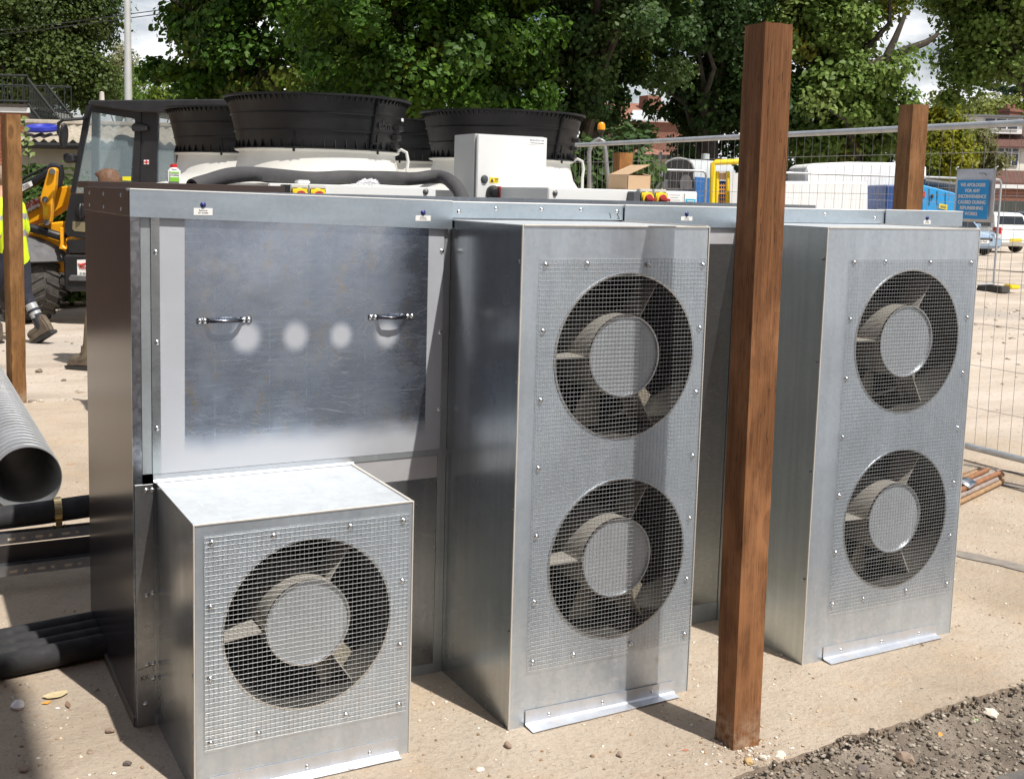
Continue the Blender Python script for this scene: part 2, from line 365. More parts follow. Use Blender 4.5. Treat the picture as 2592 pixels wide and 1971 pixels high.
for (a, b_, w_) in (((5.25, 1.45), (5.62, .60), .04), ((4.94, 1.22), (5.35, .35), .06), ((3.66, .33), (3.86, -.20), .10), ((3.865, -.213), (4.10, -.80), .10)):
    a, b_ = np.array(a), np.array(b_); d = b_-a; d /= np.linalg.norm(d); nn = np.array([-d[1], d[0]])*w_/2
    k = 10; L = [a+(b_-a)*i/k+nn*(1+.25*random.uniform(-1, 1)) for i in range(k+1)]; Rr = [a+(b_-a)*i/k-nn*(1+.25*random.uniform(-1, 1)) for i in range(k+1)]
    mb = MB(); mb.add([(p[0], p[1], .004) for p in L+Rr[::-1]], [tuple(range(2*k+2))]); obj('joint_strip', mb, TAR, pad)
# crumbled tarmac and earth in front of the broken edge
t = NT('crumbled_earth'); v = t.mapped()
b = t.ramp(t.noise(v, 5, 8, .68), [(.3, (.13, .108, .087)), (.52, (.24, .20, .16)), (.72, (.34, .29, .24))])
b = t.mix(t.ramp(t.noise(v, 90, 4, .7), [(.55, 0), (.68, .8)]), b, (.10, .085, .07)); b = t.mix(t.ramp(t.noise(v, 120, 2, .6), [(.66, 0), (.72, .7)]), b, (.5, .46, .41))
t.set(Base_Color=b, Roughness=.95, Specular_IOR_Level=.1); t.bump(t.noise(v, 80, 6, .8), .8, .012); EARTH = t.m
mb = MB(); gx = np.linspace(.6, 6.0, 230); gy = np.linspace(-2.4, -.75, 110); V = []
def earth_z(x, y):
    dd = max(0.0, edge_y(x)-y); z = -.018-.045*min(1, dd/.16)+.018*fbm(x, y, 5, 2)+.014*fbm(x, y, 21, 4)
    if dd > .42: z = max(z, -.06) if False else z*(1-min(1, (dd-.42)/.2))+(-.052)*min(1, (dd-.42)/.2)
    return min(z, -.014) if y < edge_y(x)+.02 else -.09
for y in gy:
    for x in gx: V.append((x, y, earth_z(x, y)))
nx = len(gx); mb.add(V, [(j*nx+i, j*nx+i+1, (j+1)*nx+i+1, (j+1)*nx+i) for j in range(len(gy)-1) for i in range(nx-1)])
structure(obj('earth_strip', mb, EARTH, smooth='all', base=(0, 0, -.1)))
# old asphalt at the near corner
t = NT('old_asphalt'); v = t.mapped()
b = t.ramp(t.noise(v, 60, 6, .7), [(.35, (.05, .05, .052)), (.65, (.10, .098, .095))]); b = t.mix(t.ramp(t.noise(v, 7, 5), [(.5, 0), (.75, .6)]), b, (.22, .19, .16))
t.set(Base_Color=b, Roughness=.9); t.bump(t.noise(v, 150, 4, .7), .6, .006)
mb = MB(); P = [(x, -1.30+.05*min(1.6, max(0, x-1.4))+.05*fbm(x, 4, 3)) for x in np.linspace(1.2, 6, 60)]
P = [(-14, -1.6), (.9, -1.5)]+P+[(16, -1.2), (16, -14), (-14, -14)]; mb.add([(x, y, -.034) for x, y in P], [tuple(range(len(P)))]); structure(obj('asphalt', mb, t.m))
# loose grit and stones (uncountable)
ico = bmesh.new(); bmesh.ops.create_icosphere(ico, subdivisions=1, radius=1.0)
rng2 = np.random.default_rng(3)
for vv in ico.verts: vv.co *= 1+.5*rng2.uniform(-1, 1)
ICV = [tuple(v_.co) for v_ in ico.verts]; ICF = [tuple(q.index for q in f_.verts) for f_ in ico.faces]; ico.free()
t = NT('loose_stone'); at_ = t.n('Attribute'); at_.attribute_name = 'tint'; t.set(Base_Color=at_.outputs['Color'], Roughness=.92, Specular_IOR_Level=.15); STONE = t.m
def stones(name, P, smin, smax, cols, flat=.6, kind='stuff'):
    N = len(P); s_ = smin+(smax-smin)*RNG.random(N)**3.5; A = randrot(N)*s_[:, None, None]; A[:, 2, :] *= flat
    c = np.array(cols)[RNG.integers(0, len(cols), N)]*(.7+.6*RNG.random((N, 1)))
    return scatter(name, ICV, ICF, P, A, STONE, tint=c, kind=kind)
P = []
while len(P) < 26000:
    x = random.uniform(1.05, 5.5); y = random.uniform(-2.0, -.7)
    e = edge_y(x)
    if y < e+.012 and (e-y < .45 or random.random() < .35): P.append((x, y, earth_z(x, y)+.001 if e-y < .42 else -.034))
for i in range(2600):
    x = random.uniform(1.3, 5.2); P.append((x, edge_y(x)+random.gauss(-.008, .010), random.uniform(-.03, .001)))
stones('gravel', P, .0016, .0115, [(.24, .205, .165), (.17, .142, .115), (.29, .25, .205), (.11, .093, .076), (.34, .30, .25)])
tag(COL.objects['gravel'], 'crumbled dark gravel and earth along the broken pad edge', 'gravel')
P = []
while len(P) < 7000:
    x = random.uniform(-.8, 5.5); y = random.uniform(-1.3, 4.6)
    if y > edge_y(x)+.02 and random.random() < (.25+.75*(fbm(x, y, 1.6, 9) > .05)) and random.random() < 1/(1+.25*max(0, y+.5)**2): P.append((x, y, .0008))
for i in range(420):
    a = random.uniform(0, 6.28); q = abs(random.gauss(0, .10)); P.append((1.57+q*math.cos(a)*1.4, -.86+q*math.sin(a), .001))
stones('grit', P, .0010, .0080, [(.42, .33, .23), (.25, .19, .14), (.55, .47, .37), (.33, .22, .13), (.7, .66, .6)])
tag(COL.objects['grit'], 'fine grit and crumbs scattered over the dusty concrete', 'grit')
P = [(random.uniform(-9, 16), random.uniform(5.6, 14), -.058) for i in range(1600)]
P += [(x, 5.5+.09*random.gauss(0, 1), -.03) for x in np.random.default_rng(5).uniform(-1, 3, 260)]
P += [(random.uniform(5.3, 16), random.uniform(-1, 9), -.058) for i in range(900)]
stones('rubble_crumbs', P, .006, .05, [(.42, .36, .28), (.28, .23, .18), (.5, .45, .38)], .5)
tag(COL.objects['rubble_crumbs'], 'small rubble crumbs strewn over the yard beyond the pad', 'rubble')
# countable bigger stones and scraps near the camera
STC = {'tan': (.50, .34, .16), 'pale': (.62, .56, .48), 'brown': (.27, .20, .15), 'white': (.74, .72, .72), 'dark': (.12, .10, .09)}
def stone(px_, py_, size, col, label, zz=0.0, flat=.7, name='stone', cat='stone', group=None):
    p = pZ(px_, py_, zz); bm = bmesh.new(); bmesh.ops.create_icosphere(bm, subdivisions=2, radius=1)
    sd = random.random()*50; rot = Matrix.Rotation(random.random()*6, 3, 'Z')
    for vv in bm.verts:
        k = 1+.35*mnoise.noise(vv.co*1.3+Vector((sd, 0, 0)))+.12*mnoise.noise(vv.co*4+Vector((sd, 3, 0)))
        vv.co = rot @ Vector((vv.co.x*k*1.25, vv.co.y*k*.9, vv.co.z*k*flat))*size
    zmin = min(vv.co.z for vv in bm.verts)
    for vv in bm.verts: vv.co += Vector((p[0], p[1], p[2]-zmin-.0015))
    me = bpy.data.meshes.new(name); bm.to_mesh(me); bm.free()
    return tag(obj(name, me, M('stone_'+col, STC[col], .9, 0, .25, 30, .5, 90)), label, cat, group)
stone(1893, 1931, .013, 'tan', 'ochre pebble at the foot of the big brown post')
stone(1930, 1921, .011, 'pale', 'pale grey pebble right of the ochre pebble by the big post')
stone(1975, 1925, .022, 'pale', 'buff lump half sunk at the broken pad edge', -.02)
stone(2290, 1930, .024, 'brown', 'large brown clod in the crumbled gravel near the frame corner', -.05)
stone(2505, 1808, .026, 'pale', 'flat pale concrete chip lying in the dark gravel', -.045, .4)
stone(2418, 1820, .017, 'dark', 'dark chip left of the flat pale concrete chip', -.05, .5)
stone(2180, 1953, .02, 'dark', 'blackish tarmac crumb at the bottom of the gravel', -.05, .5)
stone(45, 1792, .021, 'white', 'white plaster lump on the concrete below the black pipes', 0, .62, 'plaster_lump', 'plaster')
stone(278, 1854, .011, 'brown', 'grey brown pebble by the shadow of the enclosure')
stone(60, 1950, .014, 'brown', 'brown stone in the soft shadow at lower left', 0, .5)
stone(228, 1903, .010, 'brown', 'thin brown flake in the middle of the sunny patch at left', 0, .35)
stone(322, 1936, .009, 'dark', 'dark pebble nearest the small fan box shadow at lower left')
stone(1285, 1890, .012, 'brown', 'brown pebble in front of the middle fan box corner')
stone(1568, 1912, .010, 'brown', 'dark pebble left of the big post base on concrete')
stone(1215, 1948, .012, 'pale', 'flat buff flake on the concrete below the middle fan box', 0, .35)
# leaf litter by the pipes, leaf and paper scraps
def scrap(name, px_, py_, L, Wd, col, label, zz=0, cat='leaf', curl=.35, n=6):
    p = pZ(px_, py_, zz); a = random.random()*6; V = []; F = []
    for i in range(n+1):
        s_ = i/n; w_ = Wd*math.sin(math.pi*min(.97, max(.05, s_)))**.7
        for j in (-1, 0, 1): V.append((L*(s_-.5), w_*j*.5, .003+curl*L*(.5*(s_-.5)**2+.25*abs(j)*random.uniform(.4, 1))))
    F = [(i*3+j, i*3+j+1, i*3+j+4, i*3+j+3) for i in range(n) for j in range(2)]
    ca, sa = math.cos(a), math.sin(a); zm = min(q[2] for q in V)
    mb = MB(); mb.add([(p[0]+x*ca-y*sa, p[1]+x*sa+y*ca, p[2]+z-zm+.001) for x, y, z in V], F)
    return tag(obj(name, mb, M('scrap_'+label[:18].replace(' ', '_'), col, .8, 0, .2, 40), smooth='all'), label, cat)
scrap('dead_leaf', 140, 1762, .075, .05, (.50, .41, .24), 'large curled straw coloured dead leaf below the black pipes')
scrap('dead_leaf', 118, 1779, .030, .02, (.62, .30, .05), 'small orange dead leaf touching the large curled leaf')
scrap('dead_leaf', 172, 1785, .05, .015, (.22, .14, .09), 'dark brown twig like leaf right of the orange leaf')
scrap('paper_scrap', 146, 1793, .014, .012, (.8, .8, .8), 'tiny white paper scrap under the curled dead leaf', 0, 'paper')
scrap('green_leaf', 2462, 1822, .040, .035, (.30, .42, .18), 'pale green fallen leaf on the dark gravel', -.045)
scrap('orange_leaf', 2380, 1860, .032, .014, (.70, .32, .06), 'orange fallen leaf on the dark gravel', -.045)
scrap('wood_chip', 1735, 1898, .020, .012, (.42, .16, .10), 'reddish chip lying at the left foot of the big post', 0, 'wood chip', .1)
scrap('wood_chip', 178, 1175, .05, .02, (.48, .26, .12), 'small brown wood chip on the concrete right of the duct', 0, 'wood chip', .05)
# unseen brick block added behind camera to throw the soft lower left shadow
wk = thing('shadow_block', 'plain brick block added behind the viewer to throw a shadow', 'building', (-4, -7, -.06))
BRK = NT('shadow_block_brick'); bt = BRK.n('TexBrick'); BRK.l(BRK.mapped((1, 1, 1), rot=(R(90), 0, 0)), bt.inputs[0]); bt.inputs['Scale'].default_value = 4
bt.inputs['Color1'].default_value = (.28, .10, .06, 1); bt.inputs['Color2'].default_value = (.20, .07, .045, 1); bt.inputs['Mortar'].default_value = (.35, .32, .28, 1)
BRK.set(Base_Color=bt.outputs[0], Roughness=.9)
mb = MB(); mb.box((-9, -11, -.06), (.9, -4.3, 7.6)); obj('wall', mb, BRK.m, wk)
mb = MB(); mb.box((-9.2, -11.2, 7.6), (.965, -3.80, 7.85)); obj('roof', mb, M('felt_roof', (.1, .1, .1), .9), wk)
for k in range(3):
    mb = MB(); mb.box((-8+3*k, -4.3, 1.0), (-6.4+3*k, -4.26, 2.4)); obj('window', mb, M('dark_pane', (.03, .04, .05), .1), wk)
# ================================================================== GALVANISED ENCLOSURE AND FAN BOXES
def screw_mesh(name, r=.0062, h=.004, mat=STEEL):
    mb = MB(); mb.lathe([(0.0001, -h), (r*.45, -h), (r*.8, -h*.75), (r*.95, -h*.3), (r, -.0006), (r*1.25, -.0005), (r*1.25, 0)], n=10, axis='y')
    me = mb.mesh(name); fixn(me, smooth='all'); me.materials.append(mat); return me
SCREW = screw_mesh('screw'); SCREWB = screw_mesh('screw_blue', .007, .006, M('blue_cap', (.03, .03, .16), .3))
RIVET = screw_mesh('rivet_dark', .005, .003, GALVD)
def holed_panel(mb, x0, x1, z0, z1, cx, cz, Rr, y, n=72):
    ang = sorted(set([2*math.pi*i/n for i in range(n)]+[math.atan2(zz-cz, xx-cx) % (2*math.pi) for xx in (x0, x1) for zz in (z0, z1)]))
    inn, out = [], []
    for a in ang:
        c, s_ = math.cos(a), math.sin(a); k = 1e9
        if c > 1e-9: k = min(k, (x1-cx)/c)
        if c < -1e-9: k = min(k, (x0-cx)/c)
        if s_ > 1e-9: k = min(k, (z1-cz)/s_)
        if s_ < -1e-9: k = min(k, (z0-cz)/s_)
        inn.append((cx+Rr*c, y, cz+Rr*s_)); out.append((cx+k*c, y, cz+k*s_))
    N = len(ang); mb.add(inn+out, [(i, (i+1) % N, N+(i+1) % N, N+i) for i in range(N)])
ZTIP = M('raw_sheet_edge', (.62, .58, .52), .5, .3, .15)
DUCTM = galv('duct_inner', (.46, .435, .39), .5, metal=.3, scr=.05); DRUM = galv('fan_hub_metal', (.45, .48, .51), .45, metal=.6, scr=.15); RINGM = galv('duct_wall_shaded', (.11, .105, .097), .5, metal=.5, scr=.05)  # ring metal is darkened: fan interior shade put into its colour
BLADE2 = M('fan_blade_lit', (.26, .23, .18), .6, .2, .2); BLADE = M('fan_blade_shaded', (.008, .008, .008), .7, 0, .2)  # lit and shaded copies of the blades; light put into their colour
def fan_box(name, label, x0, w, d, h, fans, mesh, flange, screws, arms, side=GALVS):
    x1 = x0+w; yf = -d; root = thing(name, label, 'fan box', (x0+w/2, -d/2, 0), 'galvanised fan boxes')
    zs = [0.0]+[(a[1]+b[1])/2 for a, b in zip(fans, fans[1:])]+[h-.003]
    mb = MB()
    for (cx, cz, Rr), za, zb in zip(fans, zs, zs[1:]): holed_panel(mb, x0+.003, x1-.003, za, zb, cx, cz, Rr, yf)
    fr = obj('front_panel', mb, GALV2, root, weld=True, base=(x0+w/2, yf, 0)); md = fr.modifiers.new('s', 'SOLIDIFY'); md.thickness = .0016; md.offset = -1
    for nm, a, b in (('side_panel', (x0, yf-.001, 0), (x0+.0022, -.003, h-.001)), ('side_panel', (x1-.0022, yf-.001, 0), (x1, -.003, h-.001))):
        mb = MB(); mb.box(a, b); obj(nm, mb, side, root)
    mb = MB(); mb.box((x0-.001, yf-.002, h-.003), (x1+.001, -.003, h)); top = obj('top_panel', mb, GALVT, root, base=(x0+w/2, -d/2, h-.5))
    # folded pale edges of the sheet
    for a, b in (((x0-.0025, yf-.0035, .002), (x0+.002, yf+.002, h)), ((x1-.002, yf-.003, .002), (x1+.0025, yf+.002, h))):
        mb = MB(); mb.box(a, b); obj('edge_trim', mb, ZTIP, root, bevel=.0008, seg=1)
    mb = MB(); mb.box((x0+.002, yf-.0045, h-.0035), (x1-.002, yf-.0021, h+.0015)); obj('edge_trim', mb, ZTIP, root, bevel=.0008, seg=1)
    mb = MB(); mb.box((x1-.012, yf, h), (x1-.004, -.01, h+.004)); obj('seam', mb, ZTIP, root)
    # fans
    for k, (cx, cz, Rr) in enumerate(fans):
        f = obj('fan_duct', MB().lathe([(Rr, 0), (Rr, .26), (Rr+.004, .26), (Rr+.004, 0)], (cx, yf+.0018, cz), 72, 'y', close=True), RINGM, root, smooth=True)
        obj('inlet_rim', MB().lathe([(Rr-.004, -.003), (Rr+.002, -.003), (Rr+.002, 0), (Rr-.004, 0)], (cx, yf, cz), 72, 'y', close=True), STEEL, root, smooth=True)
        obj('shade_disc', MB().lathe([(.001, .265), (Rr+.05, .265), (Rr+.05, .275), (.001, .275)], (cx, yf, cz), 48, 'y'), BLACKM, root)  # black disc added so the duct interior stays dark
        hr = Rr*.5; y0 = yf+.004
        hub = obj('hub', MB().lathe([(hr, .004), (hr, .24), (hr*.6, .24)], (cx, y0, cz), 56, 'y'), DUCTM, root, smooth=True)
        obj('hub_face', MB().lathe([(.0005, .006), (hr-.003, .006), (hr-.003, .010)], (cx, y0, cz), 56, 'y'), DRUM, hub)
        obj('hub_rim', MB().lathe([(hr-.004, .0), (hr+.001, .0), (hr+.001, .006), (hr-.004, .006)], (cx, y0, cz), 56, 'y', close=True), STEEL, hub, smooth=True)
        for a in arms:
            a = R(a); u_ = np.array([math.cos(a), 0, math.sin(a)]); p_ = np.array([-math.sin(a), 0, math.cos(a)])
            mb = MB(); mb.obox(np.array([cx, y0+.075, cz])+u_*(hr+Rr)/2, u_*(Rr-hr)/2*.995, (0, .050, 0), p_*.0015); obj('support_arm', mb, DUCTM, root)
        for ang_, dep_, bm_ in ([(306, .10, BLADE2), (261-4*k, .13, BLADE2), (30, .2, BLADE), (110, .2, BLADE), (190, .2, BLADE)] if len(fans) > 1 else [(303, .09, BLADE2), (15, .2, BLADE), (87, .2, BLADE), (159, .2, BLADE), (231, .2, BLADE)]):
            a0 = R(ang_); V = []
            for i in range(6):
                s_ = i/5; rad = hr*1.02+(Rr-.012-hr*1.02)*s_
                for j in range(5):
                    e = (j/4-.5)*R(40-9*s_); V.append((cx+rad*math.cos(a0+e), y0+dep_+.05*(j/4-.5)*(1.1-.4*s_), cz+rad*math.sin(a0+e)))
            mb = MB(); mb.add(V, [(i*5+j, i*5+j+1, (i+1)*5+j+1, (i+1)*5+j) for i in range(5) for j in range(4)])
            obj('fan_blade', mb, bm_, root, smooth='all')
    # woven wire guard
    mx0, mx1, mz0, mz1 = mesh; P = .0127; mb = MB(); nv = int(round((mx1-mx0)/P)); nh = int(round((mz1-mz0)/P)); rw = .00060
    sd = random.random()*9
    def wob(x, z): return (.0022*mnoise.noise(Vector((x*7+sd, z*7, 1))), .0030*mnoise.noise(Vector((x*5, z*5+sd, 4))), .0020*mnoise.noise(Vector((x*6, z*9, sd))))
    for i in range(nv+1):
        x = mx0+(mx1-mx0)*i/nv; pts = []
        for j in range(13):
            z = mz0+(mz1-mz0)*j/12; a, b_, c_ = wob(x, z); pts.append((x+a, yf-.0062+b_*.7, z))
        mb.tube(pts, rw, 4, cap=False)
    for i in range(nh+1):
        z = mz0+(mz1-mz0)*i/nh; pts = []
        for j in range(11):
            x = mx0+(mx1-mx0)*j/10; a, b_, c_ = wob(x, z); pts.append((x, yf-.0079+b_*.7, z+c_))
        mb.tube(pts, rw, 4, cap=False)
    obj('wire_guard', mb, ZINC, root, kind='stuff', smooth='all')
    for (sx, sz) in screws: part('screw', SCREW, (sx, yf-.0055, sz), root)
    if flange:
        fx0, fx1, fo, fh = flange; mb = MB(); Nn = 14
        def prof(s_):
            x = fx0+(fx1-fx0)*s_; w_ = .0012*math.sin(s_*9)
            o_ = fo[0]+(fo[1]-fo[0])*s_; hh = fh[0]+(fh[1]-fh[0])*s_
            return [(x, yf-.0042, hh+.006), (x, yf-.0048, .012), (x, yf-.010, .0065+w_*.3), (x+.015*(1 if s_ > .5 else -0)*0, yf-o_, .0035+max(0, w_))]
        V = sum([prof(i/Nn) for i in range(Nn+1)], [])
        mb.add(V, [(i*4+j, i*4+j+1, (i+1)*4+j+1, (i+1)*4+j) for i in range(Nn) for j in range(3)])
        fo_ = obj('base_angle', mb, galv('angle_bright_'+name, (.62, .65, .70), .34, metal=.7, dirt=.4), root); md = fo_.modifiers.new('s', 'SOLIDIFY'); md.thickness = .0014; md.offset = 0
        for q in (.15, .5, .84): part('screw', SCREW, (fx0+(fx1-fx0)*q, yf-.0045, .026), root)
        for q in (.22, .72): part('screw', SCREW, (fx0+(fx1-fx0)*q, yf-.028, .006), root, (R(90), 0, 0))
    for (zz) in (h*.2, h*.45, h*.7, h*.93): part('screw', RIVET, (x0-.0005, yf+.012, zz), root, (0, 0, R(-90)))
    return root
def crop(ox, oy, s_, L, Y): return [tuple(pY(ox+a/s_, oy+b_/s_, Y)[[0, 2]]) for a, b_ in L]
SM = crop(360, 1140, 2.0213, [(355, 468), (670, 432), (1063, 385), (1333, 355), (346, 797), (346, 1165), (347, 1490), (1328, 665), (1317, 990), (1310, 1295), (592, 1440), (1040, 1348)], -.466)
TS = crop(1100, 480, 2.4, [(672, 455), (925, 450), (1295, 455), (1627, 458), (655, 858), (640, 1277), (1608, 840), (1585, 1228), (1563, 1613)], -.467) + \
     crop(1100, 1150, 2.1, [(548, 72), (537, 433), (527, 782), (518, 1100), (735, 1060), (1040, 1003), (1325, 952), (1338, 660), (1352, 337)], -.467)
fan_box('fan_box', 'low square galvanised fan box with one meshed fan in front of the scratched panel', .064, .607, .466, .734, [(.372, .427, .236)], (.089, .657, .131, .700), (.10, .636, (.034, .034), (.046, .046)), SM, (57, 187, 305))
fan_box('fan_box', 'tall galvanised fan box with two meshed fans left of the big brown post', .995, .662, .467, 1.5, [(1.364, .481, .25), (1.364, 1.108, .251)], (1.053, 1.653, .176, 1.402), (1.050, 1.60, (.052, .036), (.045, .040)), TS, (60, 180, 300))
fan_box('fan_box', 'tall galvanised fan box with two meshed fans right of the big brown post', 2.151, .728, .463, 1.503, [(2.556, .473, .252), (2.555, 1.108, .252)], (2.255, 2.860, .166, 1.395), (2.243, 2.80, (.046, .034), (.044, .040)), [(x+1.203 if x < 1.2 else x+1.206, z) for x, z in TS], (58, 178, 298), galv('galvanised_side_lit', (.60, .64, .63), .34, (4, 4, .15), scr=.1, metal=.8))  # this side lighter: light off the sunny panel put into its colour

enc = thing('plant_enclosure', 'long galvanised sheet enclosure with scratched access panel and three handles caps behind the fan boxes', 'enclosure', (1.66, .41, 0))
enc['label'] = 'long galvanised sheet metal enclosure with scratched access panel behind the three fan boxes'
def pnl(name, a, b, mat, bevel=0.0, parent=enc, base=None): return obj(name, MB().box(a, b), mat, parent, bevel=bevel, seg=1, base=base)
SPANG = galv('spangled_galvanised', (.40, .43, .48), .22, (6, 6, 6), .35, .95, .1)
STRIP = galv('satin_galvanised', (.50, .545, .57), .42, (3, 3, .4), .05, .8, .25)
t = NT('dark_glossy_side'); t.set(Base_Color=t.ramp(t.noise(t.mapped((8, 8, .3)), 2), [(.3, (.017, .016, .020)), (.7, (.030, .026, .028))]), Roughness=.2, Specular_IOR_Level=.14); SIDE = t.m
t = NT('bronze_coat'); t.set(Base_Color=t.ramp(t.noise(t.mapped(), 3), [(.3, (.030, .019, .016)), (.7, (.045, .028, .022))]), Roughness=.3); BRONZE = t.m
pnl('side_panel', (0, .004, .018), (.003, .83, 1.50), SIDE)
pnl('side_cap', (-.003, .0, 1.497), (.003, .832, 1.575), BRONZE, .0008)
for k, yy in enumerate((.12, .42, .70)):
    for zz in (1.515, 1.555): part('rivet', RIVET, (-.003, yy, zz), enc, (0, 0, R(-90)))
pnl('corner_strip', (.0, .0, .0), (.0262, .004, 1.498), SPANG)
pnl('frame_strip', (.0265, -.0035, .759), (.0535, .002, 1.498), STRIP, .0006)
pnl('frame_strip', (.9695, -.003, .74), (.9945, .002, 1.475), STRIP, .0006)
# scratched access panel with sprayed silver paint
t = NT('scratched_access_panel'); X, Y_, Z = t.xyz(); v = t.mapped()
def AX(a, b): return t.math(a, b)
xw = t.math('ADD', X, .515); zw = t.math('ADD', Z, .758)
wav = t.math('MULTIPLY', t.math('SUBTRACT', t.noise(v, 9, 4), .5), .05)
left = t.math('MULTIPLY', t.step(t.math('ADD', xw, t.math('MULTIPLY', zw, -.004)), .1445, .1425), t.step(xw, .0785, .0795)); right = t.step(xw, .914, .916)
bot = t.step(t.math('ADD', zw, wav), .885, .800)
pm = t.math('MAXIMUM', t.math('MAXIMUM', left, right), t.math('MULTIPLY', bot, t.step(xw, .060, .10)))
for cx_, cz_, rs in ((.329, 1.148, .058), (.480, 1.145, .053), (.626, 1.142, .047), (.777, 1.140, .050)):
    dx = t.math('SUBTRACT', xw, cx_); dz = t.math('SUBTRACT', zw, cz_)
    d2 = t.math('SQRT', t.math('ADD', t.math('MULTIPLY', dx, dx), t.math('MULTIPLY', t.math('MULTIPLY', dz, dz), .8)))
    pm = t.math('MAXIMUM', pm, t.step(t.math('ADD', d2, t.math('MULTIPLY', wav, .15)), rs, rs*.35))
streak = t.noise(t.mapped((1.4, 1, 12)), 7, 5, .62); vert = t.noise(t.mapped((26, 1, .5)), 3, 3, .5)
base = t.ramp(streak, [(.2, (.34, .41, .53)), (.8, (.45, .525, .645))])
base = t.mix(t.math('MULTIPLY', t.ramp(t.noise(v, 2.2, 3), [(.4, 0), (.7, 1)]), .45), base, (.28, .33, .42))
# smeared tan dirt
dm = t.math('MULTIPLY', t.ramp(t.noise(t.mapped((6, 1, 3.0), loc=(.3, 0, 1.2)), 2.4, 7, .75), [(.53, 0), (.64, 1)]), t.ramp(t.noise(v, 55, 3, .7), [(.40, 0), (.58, 1)]))
base = t.mix(t.math('MULTIPLY', dm, .8), base, (.50, .44, .35))
s_all = None
for rot, off, th, sx in ((.10, 0, .70, 5), (-.22, 3, .70, 6), (.42, 7, .715, 8), (.02, 5, .70, 2.5), (-.55, 13, .72, 9), (1.0, 17, .74, 10), (-.10, 21, .70, 7), (.22, 25, .71, 7)):
    e = t.noise(t.rmap((0, rot, 0), (sx*1.5, 1, 620), (off, 0, off)), 1.0, 1, .4, .5)
    q = t.math('MULTIPLY', t.step(e, th, th+.02), t.ramp(t.noise(t.mapped((1, 1, 1), loc=(off, off, 0)), 5.5, 3), [(.46, 0), (.62, .55)]))
    s_all = q if s_all is None else t.math('MAXIMUM', s_all, q)
for xl in (.235, .40, .516, .705):
    ln = t.math('MULTIPLY', t.math('LESS_THAN', t.math('ABSOLUTE', t.math('SUBTRACT', xw, xl)), .0011), t.ramp(t.noise(t.mapped((1, 1, 8)), 5, 3), [(.45, .02), (.7, .35)]))
    s_all = t.math('MAXIMUM', s_all, ln)
s_all = t.math('MULTIPLY', s_all, t.step(xw, .0785, .0795)); base = t.mix(s_all, base, (.72, .76, .82))
cloudy = t.noise(t.mapped((1, 1, 1), loc=(2, 0, 5)), 11, 6, .7)
base = t.mix(t.math('MULTIPLY', t.ramp(cloudy, [(.45, 0), (.7, .7)]), t.ramp(t.noise(v, 3.1, 3), [(.35, .15), (.6, 1)])), base, (.52, .56, .62))
satin = t.step(xw, .0795, .0785); base = t.mix(satin, base, (.47, .52, .545))
base = t.mix(pm, base, (.52, .545, .59))
t.set(Base_Color=base, Metallic=t.math('SUBTRACT', .95, t.math('ADD', t.math('MULTIPLY', pm, .6), t.math('MULTIPLY', s_all, .3))), Roughness=t.math('ADD', t.math('ADD', .17, t.math('MULTIPLY', streak, .12)), t.math('ADD', t.math('MULTIPLY', pm, .22), t.math('ADD', t.math('MULTIPLY', s_all, .2), t.ramp(t.noise(t.mapped((1, 1, 1), loc=(6, 0, 2)), 6, 6, .7), [(.45, 0), (.75, .16)])))))
t.bump(t.math('ADD', t.noise(v, 2.0, 2, .4), t.math('MULTIPLY', t.noise(v, 8, 3, .5), .15)), .45, .014)
ap = pnl('access_panel', (.0545, -.0065, .758), (.969, -.002, 1.4975), t.m, base=(.515, -.004, .758))
for (x_, z_) in ((.068, 1.398), (.070, 1.141), (.068, .892)): part('screw', SCREW, (x_, -.0066, z_), ap)
for (x_, z_) in ((.962, 1.40), (.962, 1.14), (.964, .89)): part('screw', SCREW, (x_, -.0066, z_), ap)
CHROME = M('dark_chrome', (.10, .10, .11), .16, .95, .2)
for (hx0, hx1, hz) in ((.183, .344, 1.199), (.714, .869, 1.195)):
    mb = MB(); c0 = .034
    for a, b_ in ((hx0, hx0+c0), (hx1-c0, hx1)): mb.box((a, -.0105, hz-.008), (b_, -.0066, hz+.008))
    pts = [(hx0+c0-.006, -.0095, hz), (hx0+c0+.004, -.026, hz), (hx0+c0+.016, -.034, hz), ((hx0+hx1)/2, -.0365, hz), (hx1-c0-.016, -.034, hz), (hx1-c0-.004, -.026, hz), (hx1-c0+.006, -.0095, hz)]
    mb.tube(pts, [.006, .0055, .005, .0058, .005, .0055, .006], 10)
    h_ = obj('handle', mb, CHROME, ap, bevel=.001, seg=1, smooth=True)
    for sx in (hx0+.008, hx0+.023, hx1-.023, hx1-.008): part('screw', SCREW, (sx, -.0106, hz), ap)
